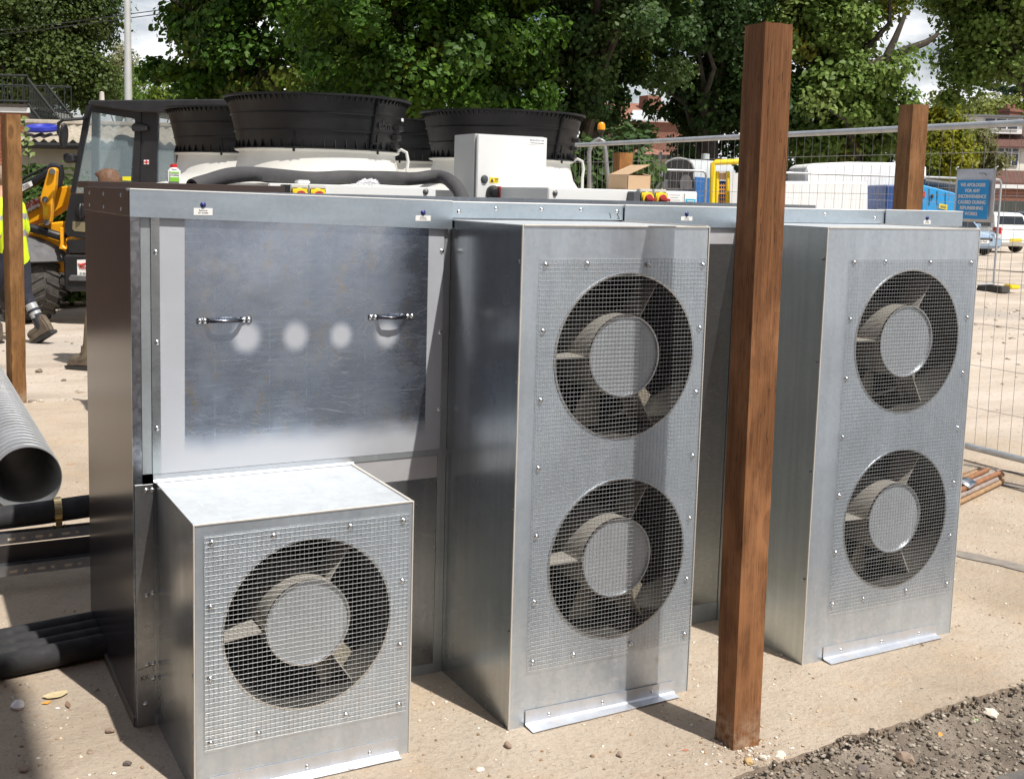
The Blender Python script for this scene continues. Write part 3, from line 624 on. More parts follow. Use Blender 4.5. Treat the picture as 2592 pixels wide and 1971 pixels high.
# caps along the top
CAPM = galv('cap_sheet', (.52, .60, .67), .38, (.5, 2, 3), .06, .85, .35)
def cap(x0, x1, z0, z1, y0, z0b=None, z1b=None):
    z0b = z0 if z0b is None else z0b; z1b = z1 if z1b is None else z1b
    def pr(x, a, b): return [(x, y0, a), (x, y0, b), (x, .035, b+.001), (x, .035, b-.004), (x, y0+.004, b-.004), (x, y0+.004, a)]
    mb = MB(); mb.add(pr(x0, z0, z1)+pr(x1, z0b, z1b), [tuple(range(6))[::-1], tuple(range(6, 12))]+[(i, (i+1) % 6, 6+(i+1) % 6, 6+i) for i in range(6)]); c_ = obj('cap', mb, CAPM, enc, base=((x0+x1)/2, 0, z0))
    def e4(x, b): return [(x, y0-.0012, b-.0005), (x, y0-.0012, b+.0020), (x, .035, b+.0025), (x, .035, b+.0012)]
    mb = MB(); mb.add(e4(x0, z1)+e4(x1, z1b), [(3, 2, 1, 0), (4, 5, 6, 7)]+[(i, (i+1) % 4, 4+(i+1) % 4, 4+i) for i in range(4)]); obj('cap_edge', mb, LABELW, c_); return c_
c1 = cap(-.004, .990, 1.497, 1.573, -.020, 1.470, 1.5585)
c2 = cap(.9915, 1.6505, 1.506, 1.556, -.006); c3 = cap(1.652, 2.149, 1.484, 1.557, -.016); c4 = cap(2.1505, 2.8895, 1.506, 1.558, -.006); c5 = cap(2.891, 3.325, 1.500, 1.560, -.014)
for x_, z_ in ((1.02, 1.525), (1.155, 1.537), (1.325, 1.537), (1.48, 1.538), (1.625, 1.535)): part('screw', SCREW, (x_, -.0062, z_), c2)
for x_, z_ in ((2.17, 1.538), (2.34, 1.54), (2.58, 1.538), (2.84, 1.528)): part('screw', SCREW, (x_, -.0062, z_), c4)
def access_label(x0, x1, z0, z1, y, c_):
    l_ = obj('label', MB().box((x0, y-.0008, z0), (x1, y-.0001, z1)), LABELW, c_)
    text('lettering', 'Remove\nfor access', (z1-z0)*.36, ((x0+x1)/2, y-.0010, (z0+z1)/2), (1, 0, 0), (0, 0, 1), INK, c_, .0002, .9)
    part('screw_cap', SCREWB, ((x0+x1)/2, y, z1+.009), c_)
access_label(.172, .226, 1.504, 1.524, -.020, c1); access_label(.862, .914, 1.4955, 1.512, -.020, c1); access_label(1.89, 1.94, 1.508, 1.522, -.016, c3); access_label(3.10, 3.14, 1.5075, 1.523, -.014, c5)
obj('marker_scribble', MB().tube([(1.595, -.0068, 1.530), (1.600, -.0068, 1.512)], .001, 4).tube([(1.622, -.0068, 1.533), (1.636, -.0068, 1.510), (1.626, -.0068, 1.512)], .001, 4), INK, c2)
# small fan box surround
FLASH = galv('flashing_sheet', (.58, .61, .65), .28, (.4, 3, 3), .05, .93, .3)
mb = MB(); mb.prism([(.056, -.0072, .757), (.056, -.0072, .742), (.056, -.016, .736), (.056, -.016, .7352), (.056, -.0020, .7352), (.056, -.0020, .757)], (.615, 0, 0)); obj('top_flashing', mb, FLASH, enc)
pnl('rail', (.6715, -.0055, .7385), (.995, -.001, .7575), STRIP, .0005)
LOWP = galv('lower_panel_sheet', (.46, .48, .50), .26, (5, 5, .15), .05, .95, .3)
pnl('lower_panel', (.056, -.002, .034), (.9625, .002, .738), LOWP); pnl('painted_band', (.672, -.0028, .664), (.9625, -.0021, .737), M('silver_spray_paint', (.56, .56, .58), .5, .45, .06, 9))
pnl('frame_strip', (.9635, -.0035, .03), (.9805, .002, .738), STRIP, .0005); pnl('frame_strip', (.9815, -.0015, .03), (.9945, .002, .738), STRIP)
pnl('skirt', (.056, -.0045, .0), (.9945, -.001, .0335), STRIP)
bk = pnl('corner_plate', (.0045, -.0045, .0), (.0555, -.001, .7295), galv('corner_plate_sheet', (.44, .45, .46), .3, (4, 4, .2), .08, .92, .4), .0005)
for x_, z_ in ((.036, .712), (.055, .712), (.036, .40), (.054, .405), (.036, .19), (.053, .19), (.054, .145), (.03, .07)): part('screw', SCREW, (min(x_, .0535), -.0046, z_), bk)
text('marker_initials', 'KK', .020, (.028, -.0050, .150), (1, 0, .12), (.1, 0, 1), INK, bk, .0002)
obj('marker_line', MB().tube([(.006, -.0049, .176), (.047, -.0049, .186), (.054, -.0049, .166)], .0008, 4), INK, bk)
# middle access panel and right end
MIDP = galv('middle_panel_sheet', (.50, .51, .51), .2, (3, .5, 16), .06, .96, .5)
pnl('access_panel', (1.660, -.004, .072), (2.1485, .002, 1.483), MIDP); pnl('painted_band', (1.662, -.0052, 1.425), (2.148, -.0043, 1.482), MATS['silver_spray_paint']); pnl('skirt', (1.660, -.006, .0), (2.1485, -.001, .0715), STRIP)
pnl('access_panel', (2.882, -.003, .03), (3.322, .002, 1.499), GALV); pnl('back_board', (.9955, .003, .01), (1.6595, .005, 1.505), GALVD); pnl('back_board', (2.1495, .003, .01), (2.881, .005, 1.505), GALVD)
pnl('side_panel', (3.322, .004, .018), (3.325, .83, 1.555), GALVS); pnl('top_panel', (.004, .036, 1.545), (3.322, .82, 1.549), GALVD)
pnl('rear_panel', (.004, .826, .02), (3.322, .83, 1.57), GALVD); pnl('rear_ledge', (.004, .80, 1.5705), (.70, 1.03, 1.594), BRONZE, .001); pnl('skirt', (-.004, .006, .0), (0, .826, .03), M('skirt_dull', (.14, .11, .09), .45, .5, .2))

# ================================================================== CONDENSER WITH FOUR FAN COWLS
con = thing('condenser_unit', 'white condenser with four black fan cowls standing behind the galvanised enclosure', 'condenser', (2.1, 3.2, 0))
def cbox(name, a, b, mat, bevel=.002, parent=con): return obj(name, MB().box(a, b), mat, parent, bevel=bevel)
cbox('body', (.86, 2.02, .0), (3.40, 4.75, 1.598), WHITE, .006)
conA = cbox('console', (.745, 1.15, .0), (1.478, 2.0, 1.606), WHITE, .004); conB = cbox('console', (2.035, 1.15, .0), (2.87, 2.0, 1.620), WHITE, .004)
RBOLT = screw_mesh('console_bolt', .011, .010, M('bolt_grey', (.18, .18, .18), .4, .5))
for cx_ in (1.43, ): part('bolt', RBOLT, (cx_, 1.149, 1.588), conA)
for cx_ in (2.07, 2.66): part('bolt', RBOLT, (cx_, 1.149, 1.596), conB)
COWL = NT('cowl_plastic'); COWL.set(Base_Color=COWL.ramp(COWL.noise(COWL.mapped(), 5), [(.3, (.006, .006, .0065)), (.7, (.010, .010, .011))]), Specular_IOR_Level=.3, Roughness=COWL.ramp(COWL.noise(COWL.mapped(), 22, 4), [(.3, .36), (.7, .55)])); COWL = COWL.m
DECALW = LABELW
def cowl(cx, cy, z0, z1, zt, Rt, Rb, seam):
    c = (cx, cy, 0); H_ = zt-z1
    base = obj('fan_base', MB().lathe([(Rb+.135, z0), (Rb+.085, z0+.012), (Rb+.045, z0+.035), (Rb+.018, z0+.075), (Rb+.004, z0+.13), (Rb-.006, z1-.02), (Rb-.004, z1-.012), (Rb+.016, z1-.006), (Rb+.018, z1)], c, 72), FANBASE, con, smooth=True)
    prof = [(Rb-.01, z1), (Rb+.022, z1), (Rb+.022, z1+.006), (Rb+.002, z1+.008)]
    for i in range(1, 9): s_ = i/8; prof.append((Rb+(Rt-.022-Rb)*s_**1.25+.002, z1+.008+(H_-.022)*s_))
    prof += [(Rt-.004, zt-.012), (Rt, zt-.010), (Rt, zt), (Rt-.016, zt), (Rt-.03, zt-.02), (Rb-.01, z1+.05), (Rb-.02, z1)]
    cw = obj('fan_cowl', MB().lathe(prof, c, 96), COWL, con, smooth=True)
    def rad(s_): return Rb+(Rt-.022-Rb)*s_**1.25+.002
    mb = MB()
    for s_ in (.34, .68):
        zz = z1+.008+(H_-.022)*s_; q = rad(s_); mb.lathe([(q-.001, zz-.004), (q+.005, zz-.0035), (q+.005, zz+.0015), (q-.001, zz+.003)], c, 96, close=True)
    obj('rib_ring', mb, COWL, cw, smooth=True)
    mb = MB()
    for k in range(96):
        a = 2*math.pi*k/96; u_ = np.array([math.cos(a), math.sin(a), 0]); w_ = np.array([-u_[1], u_[0], 0])*.0014; C0 = np.array([cx, cy, 0.])
        if k % 2 == 0:
            p = [C0+u_*(Rb+.02)+np.array([0, 0, z1+.006]), C0+u_*(Rb+.001)+np.array([0, 0, z1+.006]), C0+u_*rad(.16)+np.array([0, 0, z1+.008+H_*.15])]
            mb.prism([p[0]-w_, p[1]-w_, p[2]-w_], 2*w_)
        p = [C0+u_*(Rt-.003)+np.array([0, 0, zt-.012]), C0+u_*(rad(.96)-.001)+np.array([0, 0, zt-.014]), C0+u_*(rad(.84)-.001)+np.array([0, 0, zt-.045])]
        mb.prism([p[0]-w_, p[1]-w_, p[2]-w_], 2*w_)
    obj('fins', mb, COWL, cw, kind='stuff')
    for a in seam:   # clip joints down the cowl wall
        a = R(a); u_ = np.array([math.cos(a), math.sin(a), 0]); w_ = np.array([-u_[1], u_[0], 0]); C0 = np.array([cx, cy, 0.])
        pts = [C0+u_*(rad(s_)+.006)+np.array([0, 0, z1+.008+(H_-.022)*s_]) for s_ in np.linspace(0, .97, 7)]
        mb = MB(); mb.tube(pts, .009, 6)
        for s_ in (.12, .88): mb.obox(C0+u_*(rad(s_)+.014)+w_*.012+np.array([0, 0, z1+.008+(H_-.022)*s_]), w_*.017, u_*.006, (0, 0, .005))
        obj('clip_seam', mb, COWL, cw)
    for a in (-125, -65, -5):
        a = R(a); u_ = np.array([math.cos(a), math.sin(a), 0]); w_ = np.array([-u_[1], u_[0], 0]); mb = MB()
        mb.obox(np.array([cx, cy, z1+.004])+u_*(Rb+.012), w_*.05, u_*.012, (0, 0, .005)); mb.obox(np.array([cx, cy, z1-.008])+u_*(Rb+.018), w_*.006, u_*.004, (0, 0, .008)); obj('clamp', mb, COWL, cw, bevel=.001, seg=1)
        mb = MB(); mb.prism([np.array([cx, cy, z1+.008])+u_*(Rb+.012)-w_*.003, np.array([cx, cy, z1+.008])+u_*(Rb-.002)-w_*.003, np.array([cx, cy, z1+.008+H_*.34])+u_*(rad(.34)+.001)-w_*.003], w_*.006); obj('gusset', mb, COWL, cw)
    return cw, rad
cwA, radA = cowl(1.485, 2.69, 1.600, 1.790, 2.066, .505, .425, (-70.5,)); cwB, radB = cowl(2.745, 2.92, 1.600, 1.790, 2.066, .505, .425, (-72,)); cowl(1.43, 3.90, 1.600, 1.790, 2.066, .505, .425, (-60,)); cowl(2.69, 4.14, 1.600, 1.790, 2.066, .505, .425, (-60,))
def on_cowl(cx, cy, a, s_, rad, off=.004, z1=1.79, H_=.276): a = R(a); return np.array([cx+(rad(s_)+off)*math.cos(a), cy+(rad(s_)+off)*math.sin(a), z1+.008+(H_-.022)*s_]), np.array([-math.sin(a), math.cos(a), 0])
for (cx_, cy_, rad_, cw_) in ((1.485, 2.69, radA, cwA), (2.745, 2.92, radB, cwB)):
    p, w_ = on_cowl(cx_, cy_, -38, .66, rad_, .010); u_ = np.array([w_[1], -w_[0], 0])
    obj('white_tag', MB().obox(p, w_*.018, u_*.0015, (0, 0, .008)), DECALW, cw_)
    mb = MB()
    for s_ in (.08, .27, .46):
        p, w_ = on_cowl(cx_, cy_, -43, s_, rad_, .016); mb.obox(p, w_*.03, u_*.016, (0, 0, .012))
    obj('terminal_boxes', mb, BLACK, cw_, bevel=.002, seg=1)
p, w_ = on_cowl(1.485, 2.69, -60, .50, radA, .0035); text('raised_lettering', 'ebm', .062, p, w_, (.05, -.05, 1), M('glossy_black', (.010, .010, .011), .3), cwA, .003, bold=.001)
GREYC = M('white_conduit', (.55, .55, .53), .5)
for cx_, cy_, rad_ in ((1.485, 2.69, radA), (2.745, 2.92, radB)):
    p, w_ = on_cowl(cx_, cy_, -36, 0, rad_, .03); q = np.array([p[0], p[1], 0])
    obj('conduit', MB().tube([p+np.array([-.02, -.0, -.004]), p+np.array([.0, -.015, .010]), p+np.array([.025, -.03, -.004]), p+np.array([.034, -.034, -.05]), p+np.array([.028, -.034, -.10]), np.array([p[0]+.03, p[1]-.034, 1.598])], .0085, 8), GREYC, con, smooth=True)
# rotary isolators on the consoles
def isolator(x0, z0, parent, Y=1.149):
    b_ = obj('isolator', MB().box((x0, Y-.030, z0), (x0+.072, Y, z0+.082)), M('isolator_grey', (.55, .55, .53), .5), parent, bevel=.003)
    cx_, cz_ = x0+.036, z0+.036
    y_ = obj('yellow_plate', MB().box((cx_-.033, Y-.036, cz_-.033), (cx_+.033, Y-.030, cz_+.033)), YELLOW, b_, bevel=.004)
    y2 = obj('yellow_ring', MB().lathe([(.020, -.052), (.031, -.050), (.033, -.036), (.020, -.036)], (cx_, Y, cz_), 28, 'y', close=True), YELLOW, b_, smooth=True)
    obj('red_knob', MB().lathe([(.0005, -.058), (.022, -.056), (.025, -.036)], (cx_, Y, cz_), 24, 'y').obox((cx_+.003, Y-.064, cz_-.001), (.027, 0, -.003), (0, .008, 0), (0, 0, .006)), RED, b_, bevel=.0015, seg=1)
for x_ in (.826, .902): isolator(x_, 1.521, conA)
for x_ in (2.512, 2.592): isolator(x_, 1.544, conB)
cbox('side_box', (.792, 1.115, 1.52), (.823, 1.149, 1.602), BLACK, .002, conA); cbox('side_box', (2.462, 1.10, 1.52), (2.500, 1.149, 1.612), M('grey_box', (.10, .10, .11), .5), .002, conB)
cbox('junction_cap', (.90, 1.25, 1.606), (.952, 1.30, 1.622), WHITE, .004, conA)
pp = obj('notice_sheet', MB().box((2.69, 1.1455, 1.50), (2.775, 1.1475, 1.612)), LABELW, conB)
for k in range(7): obj('print_line', MB().box((2.70+.006*(k % 3), 1.1448, 1.600-.012*k), (2.765-.012*(k % 2), 1.1453, 1.602-.012*k)), M('print_grey', (.35, .35, .38), .7), pp)
pp = obj('notice_sheet', MB().box((2.792, 1.1455, 1.50), (2.862, 1.1475, 1.612)), LABELW, conB); obj('blue_print', MB().box((2.797, 1.1445, 1.50), (2.857, 1.1454, 1.584)), M('cyan_print', (.03, .40, .62), .6), pp)
for k in range(6): obj('print_line', MB().box((2.806+.006*(k % 3), 1.1434, 1.572-.012*k), (2.848-.006*(k % 2), 1.1443, 1.576-.012*k)), LABELW, pp)
# control box
cb = obj('control_box', MB().box((1.925, 1.675, 1.36), (2.315, 1.90, 1.872)), M('light_grey_enclosure', (.42, .43, .43), .5, 0, .04, 4), con, bevel=.003)
dr = obj('door', MB().box((1.932, 1.654, 1.37), (2.318, 1.672, 1.868)), M('cream_grey_door', (.66, .67, .66), .45, 0, .03, 4), cb, bevel=.003)
obj('latch', MB().lathe([(.0005, -.012), (.014, -.010), (.020, -.002), (.020, 0)], (1.972, 1.654, 1.655), 24, 'y'), M('latch_grey', (.06, .07, .08), .5), cb, smooth=True)
ws = obj('warning_label', MB().box((2.0, 1.6525, 1.638), (2.05, 1.6538, 1.664)), YELLOW, cb)
obj('warning_mark', MB().prism([(2.004, 1.652, 1.642), (2.022, 1.652, 1.642), (2.013, 1.652, 1.661)], (0, -.0006, 0)).box((2.028, 1.6515, 1.654), (2.048, 1.652, 1.659)).box((2.028, 1.6515, 1.645), (2.045, 1.652, 1.648)), INK, cb)
kn = obj('main_switch', MB().lathe([(.0005, -.045), (.020, -.043), (.032, -.030), (.036, -.012), (.036, 0)], (2.018, 1.654, 1.590), 28, 'y'), BLACK, cb, smooth=True)
obj('switch_stripe', MB().box((2.030, 1.602, 1.560), (2.044, 1.640, 1.622)), M('bright_red', (.55, .03, .03), .4), cb, bevel=.003)
lb = obj('name_label', MB().box((2.212, 1.6525, 1.832), (2.305, 1.6538, 1.862)), LABELW, cb)
text('lettering', 'RIVACOLD UK', .0125, (2.259, 1.6520, 1.852), (1, 0, 0), (0, 0, 1), M('navy_ink', (.03, .05, .12), .6), cb, .0002, bold=.0002)
obj('print_line', MB().box((2.222, 1.6518, 1.8375), (2.298, 1.6524, 1.8405)), INK, cb)
# things lying on top
TUBE = M('grey_foam_tube', (.050, .049, .051), .8, 0, .2, 6, .15, 50)
L = [(487, 474, .875), (520, 462, .92), (575, 446, 1.05), (640, 441, 1.2), (710, 447, 1.35), (800, 452, 1.45), (880, 449, 1.5), (960, 450, 1.5), (1040, 453, 1.5), (1090, 448, 1.5), (1125, 450, 1.45), (1150, 468, 1.3), (1166, 492, 1.2), (1180, 530, 1.12)]
pts = [pY(*q) for q in L]; pts = [np.array(p) for p in pts]
sm = []
for i in range(len(pts)-1):
    for k in range(4):
        s_ = k/4; p0, p1, p2, p3 = pts[max(0, i-1)], pts[i], pts[i+1], pts[min(len(pts)-1, i+2)]
        sm.append(.5*((2*p1)+(-p0+p2)*s_+(2*p0-5*p1+4*p2-p3)*s_**2+(-p0+3*p1-3*p2+p3)*s_**3))
mb = MB(); mb.tube(sm, [.0305+.001*math.sin(i*.9) for i in range(len(sm))], 16, cap=False); 
sm2 = [p+0 for p in sm[::-1]]; mb.tube(sm[:6], .020, 16, cap=False)
a0 = sm[0]; mb.tube([a0+(sm[1]-a0)*.0, a0+(sm[1]-a0)*.02], [.0305, .020], 16, cap=False)
tag(obj('foam_tube', mb, TUBE, smooth='all', weld=False), 'long bent grey foam pipe insulation lying across the top of the enclosure', 'pipe insulation')
bm = bmesh.new(); bmesh.ops.create_icosphere(bm, subdivisions=4, radius=1); c_ = pY(925, 468, 1.40)
for vv in bm.verts:
    k = .75+.5*abs(mnoise.noise(vv.co*2.3))+.35*mnoise.noise(vv.co*6)
    vv.co = Vector((c_[0]+vv.co.x*k*.062, c_[1]+vv.co.y*k*.035, c_[2]+vv.co.z*k*.026+.012*vv.co.x))
me = bpy.data.meshes.new('plastic_bag'); bm.to_mesh(me); bm.free()
BAG = NT('clear_polythene'); BAG.set(Base_Color=(.75, .76, .78), Roughness=.25, Alpha=.62); BAG.bump(BAG.noise(BAG.mapped(), 60, 4, .7), .8, .01)
tag(obj('plastic_bag', me, BAG.m), 'crumpled clear plastic bag lying on the grey foam pipe', 'plastic bag')
cn = thing('paint_can', 'small white and green tin with red cap beside the grey foam pipe', 'tin', (.30, .885, 1.594))
q = pY(440, 466, .885); cx_ = q[0]
obj('tin', MB().box((cx_-.0225, .872, 1.5945), (cx_+.0225, .898, 1.646)), M('tin_white', (.75, .75, .75), .3), cn, bevel=.005)
obj('neck', MB().lathe([(.014, 1.646), (.012, 1.650), (.0005, 1.650)], (cx_, .885, 0), 20), M('tin_white'), cn); obj('cap', MB().lathe([(.012, 1.650), (.0125, 1.662), (.0005, 1.663)], (cx_, .885, 0), 20), M('cap_red', (.6, .02, .02), .4), cn)
obj('green_band', MB().box((cx_-.016, .8705, 1.600), (cx_+.016, .8719, 1.616)), M('label_green', (.22, .55, .05), .5), cn); obj('green_band', MB().box((cx_-.016, .8705, 1.630), (cx_+.016, .8719, 1.635)), M('label_green'), cn)
text('lettering', 'armaflex', .0095, (cx_, .8715, 1.623), (1, 0, 0), (0, 0, 1), INK, cn, .0002)
# cardboard box on the right console
bx = thing('cardboard_box', 'small open brown cardboard box on the white console by the isolators', 'cardboard box', (2.70, 1.5, 1.62))
CARD = M('cardboard', (.44, .30, .18), .85, 0, .06, 10); a = pY(1547, 478, 1.62); b_ = pY(1588, 480, 1.40); c_ = pY(1646, 480, 1.40); H_ = .073
x0, x1, yA, yB = b_[0], c_[0]+.002, 1.40, 1.57; z0 = 1.6205
for nm, lo_, hi_ in (('wall', (x0, yA, z0), (x1, yA+.003, z0+H_)), ('wall', (x0, yB-.003, z0), (x1, yB, z0+H_)), ('wall', (x0, yA, z0), (x0+.003, yB, z0+H_)), ('wall', (x1-.003, yA, z0), (x1, yB, z0+H_)), ('floor', (x0, yA, z0), (x1, yB, z0+.003))): obj(nm, MB().box(np.array(lo_)+.0002, np.array(hi_)-.0002), CARD, bx)
obj('flap', MB().prism([(x0, yA+.002, z0+H_+.0004), (x0, yB-.002, z0+H_+.0004), (x0+.13, yB-.002, z0+H_+.052), (x0+.13, yA+.002, z0+H_+.052)], (0, 0, .003)), CARD, bx); obj('flap', MB().prism([(x1, yA, z0+H_), (x1, yB, z0+H_), (x1-.05, yB, z0+H_+.006), (x1-.05, yA, z0+H_+.006)], (0, 0, .003)), CARD, bx)
# orange lifting shackle on the front cowl rim
q = pD(905, 256, 6.6); SHK = M('shackle_orange', (.72, .09, .02), .5, 0, .15)
sh = thing('shackle', 'orange lifting shackle hooked on the rim of the front fan cowl', 'shackle', (q[0], q[1], 2.066))
mb = MB(); cx_, cy_ = q[0], q[1]
for s_ in (-1, 1): mb.lathe([(.012, -.009), (.027, -.009), (.027, .009), (.012, .009)], (cx_+s_*.018, cy_, 2.092), 18, 'y', close=True)
mb.box((cx_-.05, cy_-.02, 2.0665), (cx_+.05, cy_+.02, 2.072)); obj('bow', mb, SHK, sh, smooth=True); obj('pin', MB().tube([(cx_+.02, cy_-.03, 2.092), (cx_+.02, cy_+.03, 2.092)], .011, 10), M('rust_dark', (.10, .04, .03), .7), sh)
# ================================================================== POSTS, FENCES, SIGN
def post(label, corner, side, th, z0, z1, mat, dx=(0, 0), chip=True):
    """square timber post; corner = the arris nearest the viewer, th = turn"""
    c, s_ = math.cos(th), math.sin(th); e1 = np.array([c, s_]); e2 = np.array([-s_, c]); bm = bmesh.new(); NZ = 46; rows = []
    P0 = [(0, 0), (1, 0), (1, 1), (0, 1)]; per = []
    for k in range(4):
        a, b_ = np.array(P0[k]), np.array(P0[(k+1) % 4])
        for i in range(4): per.append(a+(b_-a)*i/4)
    for j in range(NZ+1):
        z = z0+(z1-z0)*j/NZ; row = []; f = j/NZ
        for i, q in enumerate(per):
            p = np.array(corner)+(e1*q[0]+e2*q[1])*side+np.array(dx)*f
            corner_v = i % 4 == 0; k = .0016*mnoise.noise(Vector((q[0]*3+corner[0]*9, q[1]*3, z*5)))
            if corner_v: k = -.0022-.003*max(0, mnoise.noise(Vector((i*3.7+corner[1], z*6, 2)))-.1)*2
            d = np.array([q[0]-.5, q[1]-.5]); d = e1*d[0]+e2*d[1]; d /= np.linalg.norm(d)
            p = p+d*k; row.append(bm.verts.new((p[0], p[1], z+(.003*mnoise.noise(Vector((p[0]*40, p[1]*40, 0))) if j == NZ else 0))))
        rows.append(row)
    n = len(per)
    for j in range(NZ):
        for i in range(n): bm.faces.new((rows[j][i], rows[j][(i+1) % n], rows[j+1][(i+1) % n], rows[j+1][i]))
    bm.faces.new(rows[0][::-1]); bm.faces.new(rows[-1]); me = bpy.data.meshes.new('timber_post'); bm.to_mesh(me); bm.free()
    return tag(obj('timber_post', me, mat), label, 'post', 'timber compound posts')
post('big dark brown square timber post standing in front of the fan boxes', (1.528, -.850), .096, -.06, -.05, 2.062, WOOD, (-.018, .004))
post('brown timber post standing behind the right fan box near the blue sign', (3.735, .655), .098, -.10, 0, 2.058, wood('mid_post_timber', (.27, .135, .056), (.19, .085, .033), 6.3), (.0, 0))
post('tan timber post at the left edge in front of the hi-vis worker', (.150, 5.43), .105, .30, -.06, 2.058, WOOD2, (0, 0))
post('short tan timber post behind the cardboard box on the console', (3.62, 2.93), .098, -.12, 0, 1.872, wood('short_post_timber', (.33, .15, .045), (.24, .10, .03), 8.8))
def heras(label, a, b_, ztop=2.08, z0=.09, nv=42, feet=True, group='mesh fence panels'):
    a, b_ = np.array(a, float), np.array(b_, float); L = np.linalg.norm(b_-a); d = (b_-a)/L; d3 = np.array([d[0], d[1], 0]); nrm = np.array([-d[1], d[0], 0])
    root = thing('fence_panel', label, 'fence panel', (*((a+b_)/2), 0), group); A = np.array([a[0], a[1], 0.]); rc = .09; r_ = .021
    def P(s_, z): return A+d3*s_+np.array([0, 0, z])
    arc = [P(rc-rc*math.cos(g), ztop-rc+rc*math.sin(g)) for g in np.linspace(0, math.pi/2, 6)]; arc2 = [P(L-rc+rc*math.sin(g), ztop-rc+rc*math.cos(g)) for g in np.linspace(0, math.pi/2, 6)]
    obj('upright', MB().tube([P(0, .02), P(0, ztop-rc)], r_, 10), TUBEGALV, root, smooth=True); obj('upright', MB().tube([P(L, .02), P(L, ztop-rc)], r_, 10), TUBEGALV, root, smooth=True)
    obj('top_rail', MB().tube(arc+arc2, r_, 10), TUBEGALV, root, smooth=True); obj('bottom_rail', MB().tube([P(0, z0), P(L, z0)], r_, 10), TUBEGALV, root, smooth=True)
    mb = MB()
    for i in range(1, nv):
        s_ = L*i/nv; w_ = .004*random.uniform(-1, 1); mb.tube([P(s_, z0)+nrm*.0, P(s_, z0+.5)+nrm*.003+d3*w_, P(s_, ztop*.6)+nrm*.006-d3*w_, P(s_, ztop)], .0016, 4, cap=False)
    for z in np.arange(z0+.25, ztop-.05, .262): mb.tube([P(0, z), P(L, z)], .0016, 4, cap=False)
    obj('wire_infill', mb, FWIRE, root, kind='stuff')
    if feet:
        for s_ in (0, L):
            p = P(s_, .0); c, s2 = .34, .11
            obj('foot_block', MB().prism([p+nrm*c-d3*s2-np.array([0, 0, .055]), p-nrm*c-d3*s2-np.array([0, 0, .055]), p-nrm*c*.9-d3*s2*.9+np.array([0, 0, .07]), p+nrm*c*.9-d3*s2*.9+np.array([0, 0, .07])], d3*2*s2), M('rubber_foot', (.05, .045, .04), .85), root, bevel=.015)
    return root, P, d3, nrm
XF = 5.36
hA = heras('near mesh fence panel on the right carrying the blue apology sign', (XF, .15), (XF+.02, 3.63)); heras('near mesh fence panel behind the short tan post and big brown post', (XF+.02, 3.67), (XF+.05, 7.15)); heras('near mesh fence panel leaving the frame on the right', (XF-.02, -3.35), (XF, .11))
f1 = pZ(1300, 421, 2.1); f2 = pZ(1788, 433, 2.1); f3 = pZ(1925, 436, 2.1); f4 = pZ(2305, 447, 2.1); f5 = pZ(2535, 455, 2.1)
heras('far mesh fence panel with rounded corner behind the cardboard box', f1[:2], f2[:2], 2.1); heras('far mesh fence panel in front of the white wrapped blocks', f3[:2], f4[:2], 2.1); hF = heras('far mesh fence panel ending at the yellow foot by the parked cars', f4[:2]+np.array([.06, 0]), f5[:2], 2.1)
q = hF[1](np.linalg.norm(f5[:2]-f4[:2]), 0); obj('yellow_cap', MB().box((q[0]+.05, q[1]-.30, .015), (q[0]+.33, q[1]-.12, .10)), YELLOW, hF[0], bevel=.02)
# apology sign in a clear wallet on the near fence
sy0, sy1 = pY, None
yl, yr_ = on(2420, 480, 0, XF-.03)[1], on(2520, 480, 0, XF-.03)[1]; zt_, zb_ = on(2440, 428, 0, XF-.03)[2], on(2470, 562, 0, XF-.03)[2]
sg = thing('apology_sign', 'blue apology notice in a clear plastic wallet tied to the near mesh fence', 'sign', (XF-.035, (yl+yr_)/2, zb_))
WAL = M('plastic_wallet', (.60, .61, .63), .25, 0, .06, 12); SBLUE = M('sign_blue', (.014, .31, .72), .35, 0, .04)
mb = MB(); n = 10; V = []
for i in range(n+1):
    s_ = i/n
    for j in range(5):
        z = zb_+(zt_-zb_)*j/4; V.append((XF-.034-.010*math.sin(s_*math.pi)*math.sin(j/4*math.pi)-.003*math.sin(s_*17+j), yl+(yr_-yl)*s_, z))
mb.add(V, [(i*5+j, i*5+j+1, (i+1)*5+j+1, (i+1)*5+j) for i in range(n) for j in range(4)]); w_ = obj('wallet', mb, WAL, sg, smooth='all'); md = w_.modifiers.new('s', 'SOLIDIFY'); md.thickness = .002
by0 = yl+(yr_-yl)*.09; by1 = yl+(yr_-yl)*.90; bz0 = zb_+(zt_-zb_)*.055; bz1 = zb_+(zt_-zb_)*.79; xs_ = XF-.052
obj('blue_sheet', MB().box((xs_, by1, bz0), (xs_+.002, by0, bz1)), SBLUE, sg)
for k, ln in enumerate(('WE APOLOGISE', 'FOR ANY', 'INCONVENIENCE', 'CAUSED DURING', 'REFURBISHING', 'WORKS')):
    text('lettering', ln, (bz1-bz0)*.125, (xs_-.0012, (by0+by1)/2, bz1-(bz1-bz0)*(.13+.148*k)), (0, -1, 0), (0, 0, 1), LABELW, sg, .0006, bold=.0007, sx=abs(by1-by0)*.94/((bz1-bz0)*.125*8.55))
for yy in (yl, yr_): obj('cable_tie', MB().tube([(XF-.04, yy, zt_-.005), (XF-.03, yy+.01, zt_+.008), (XF, yy+.02, zt_+.014)], .004, 6), LABELW, sg)
obj('wallet_tag', MB().tube([(XF-.046, (yl+yr_)/2-.03, zt_-.028), (XF-.046, (yl+yr_)/2-.07, zt_-.026), (XF-.046, (yl+yr_)/2-.085, zt_-.040)], .002, 5), INK, sg)
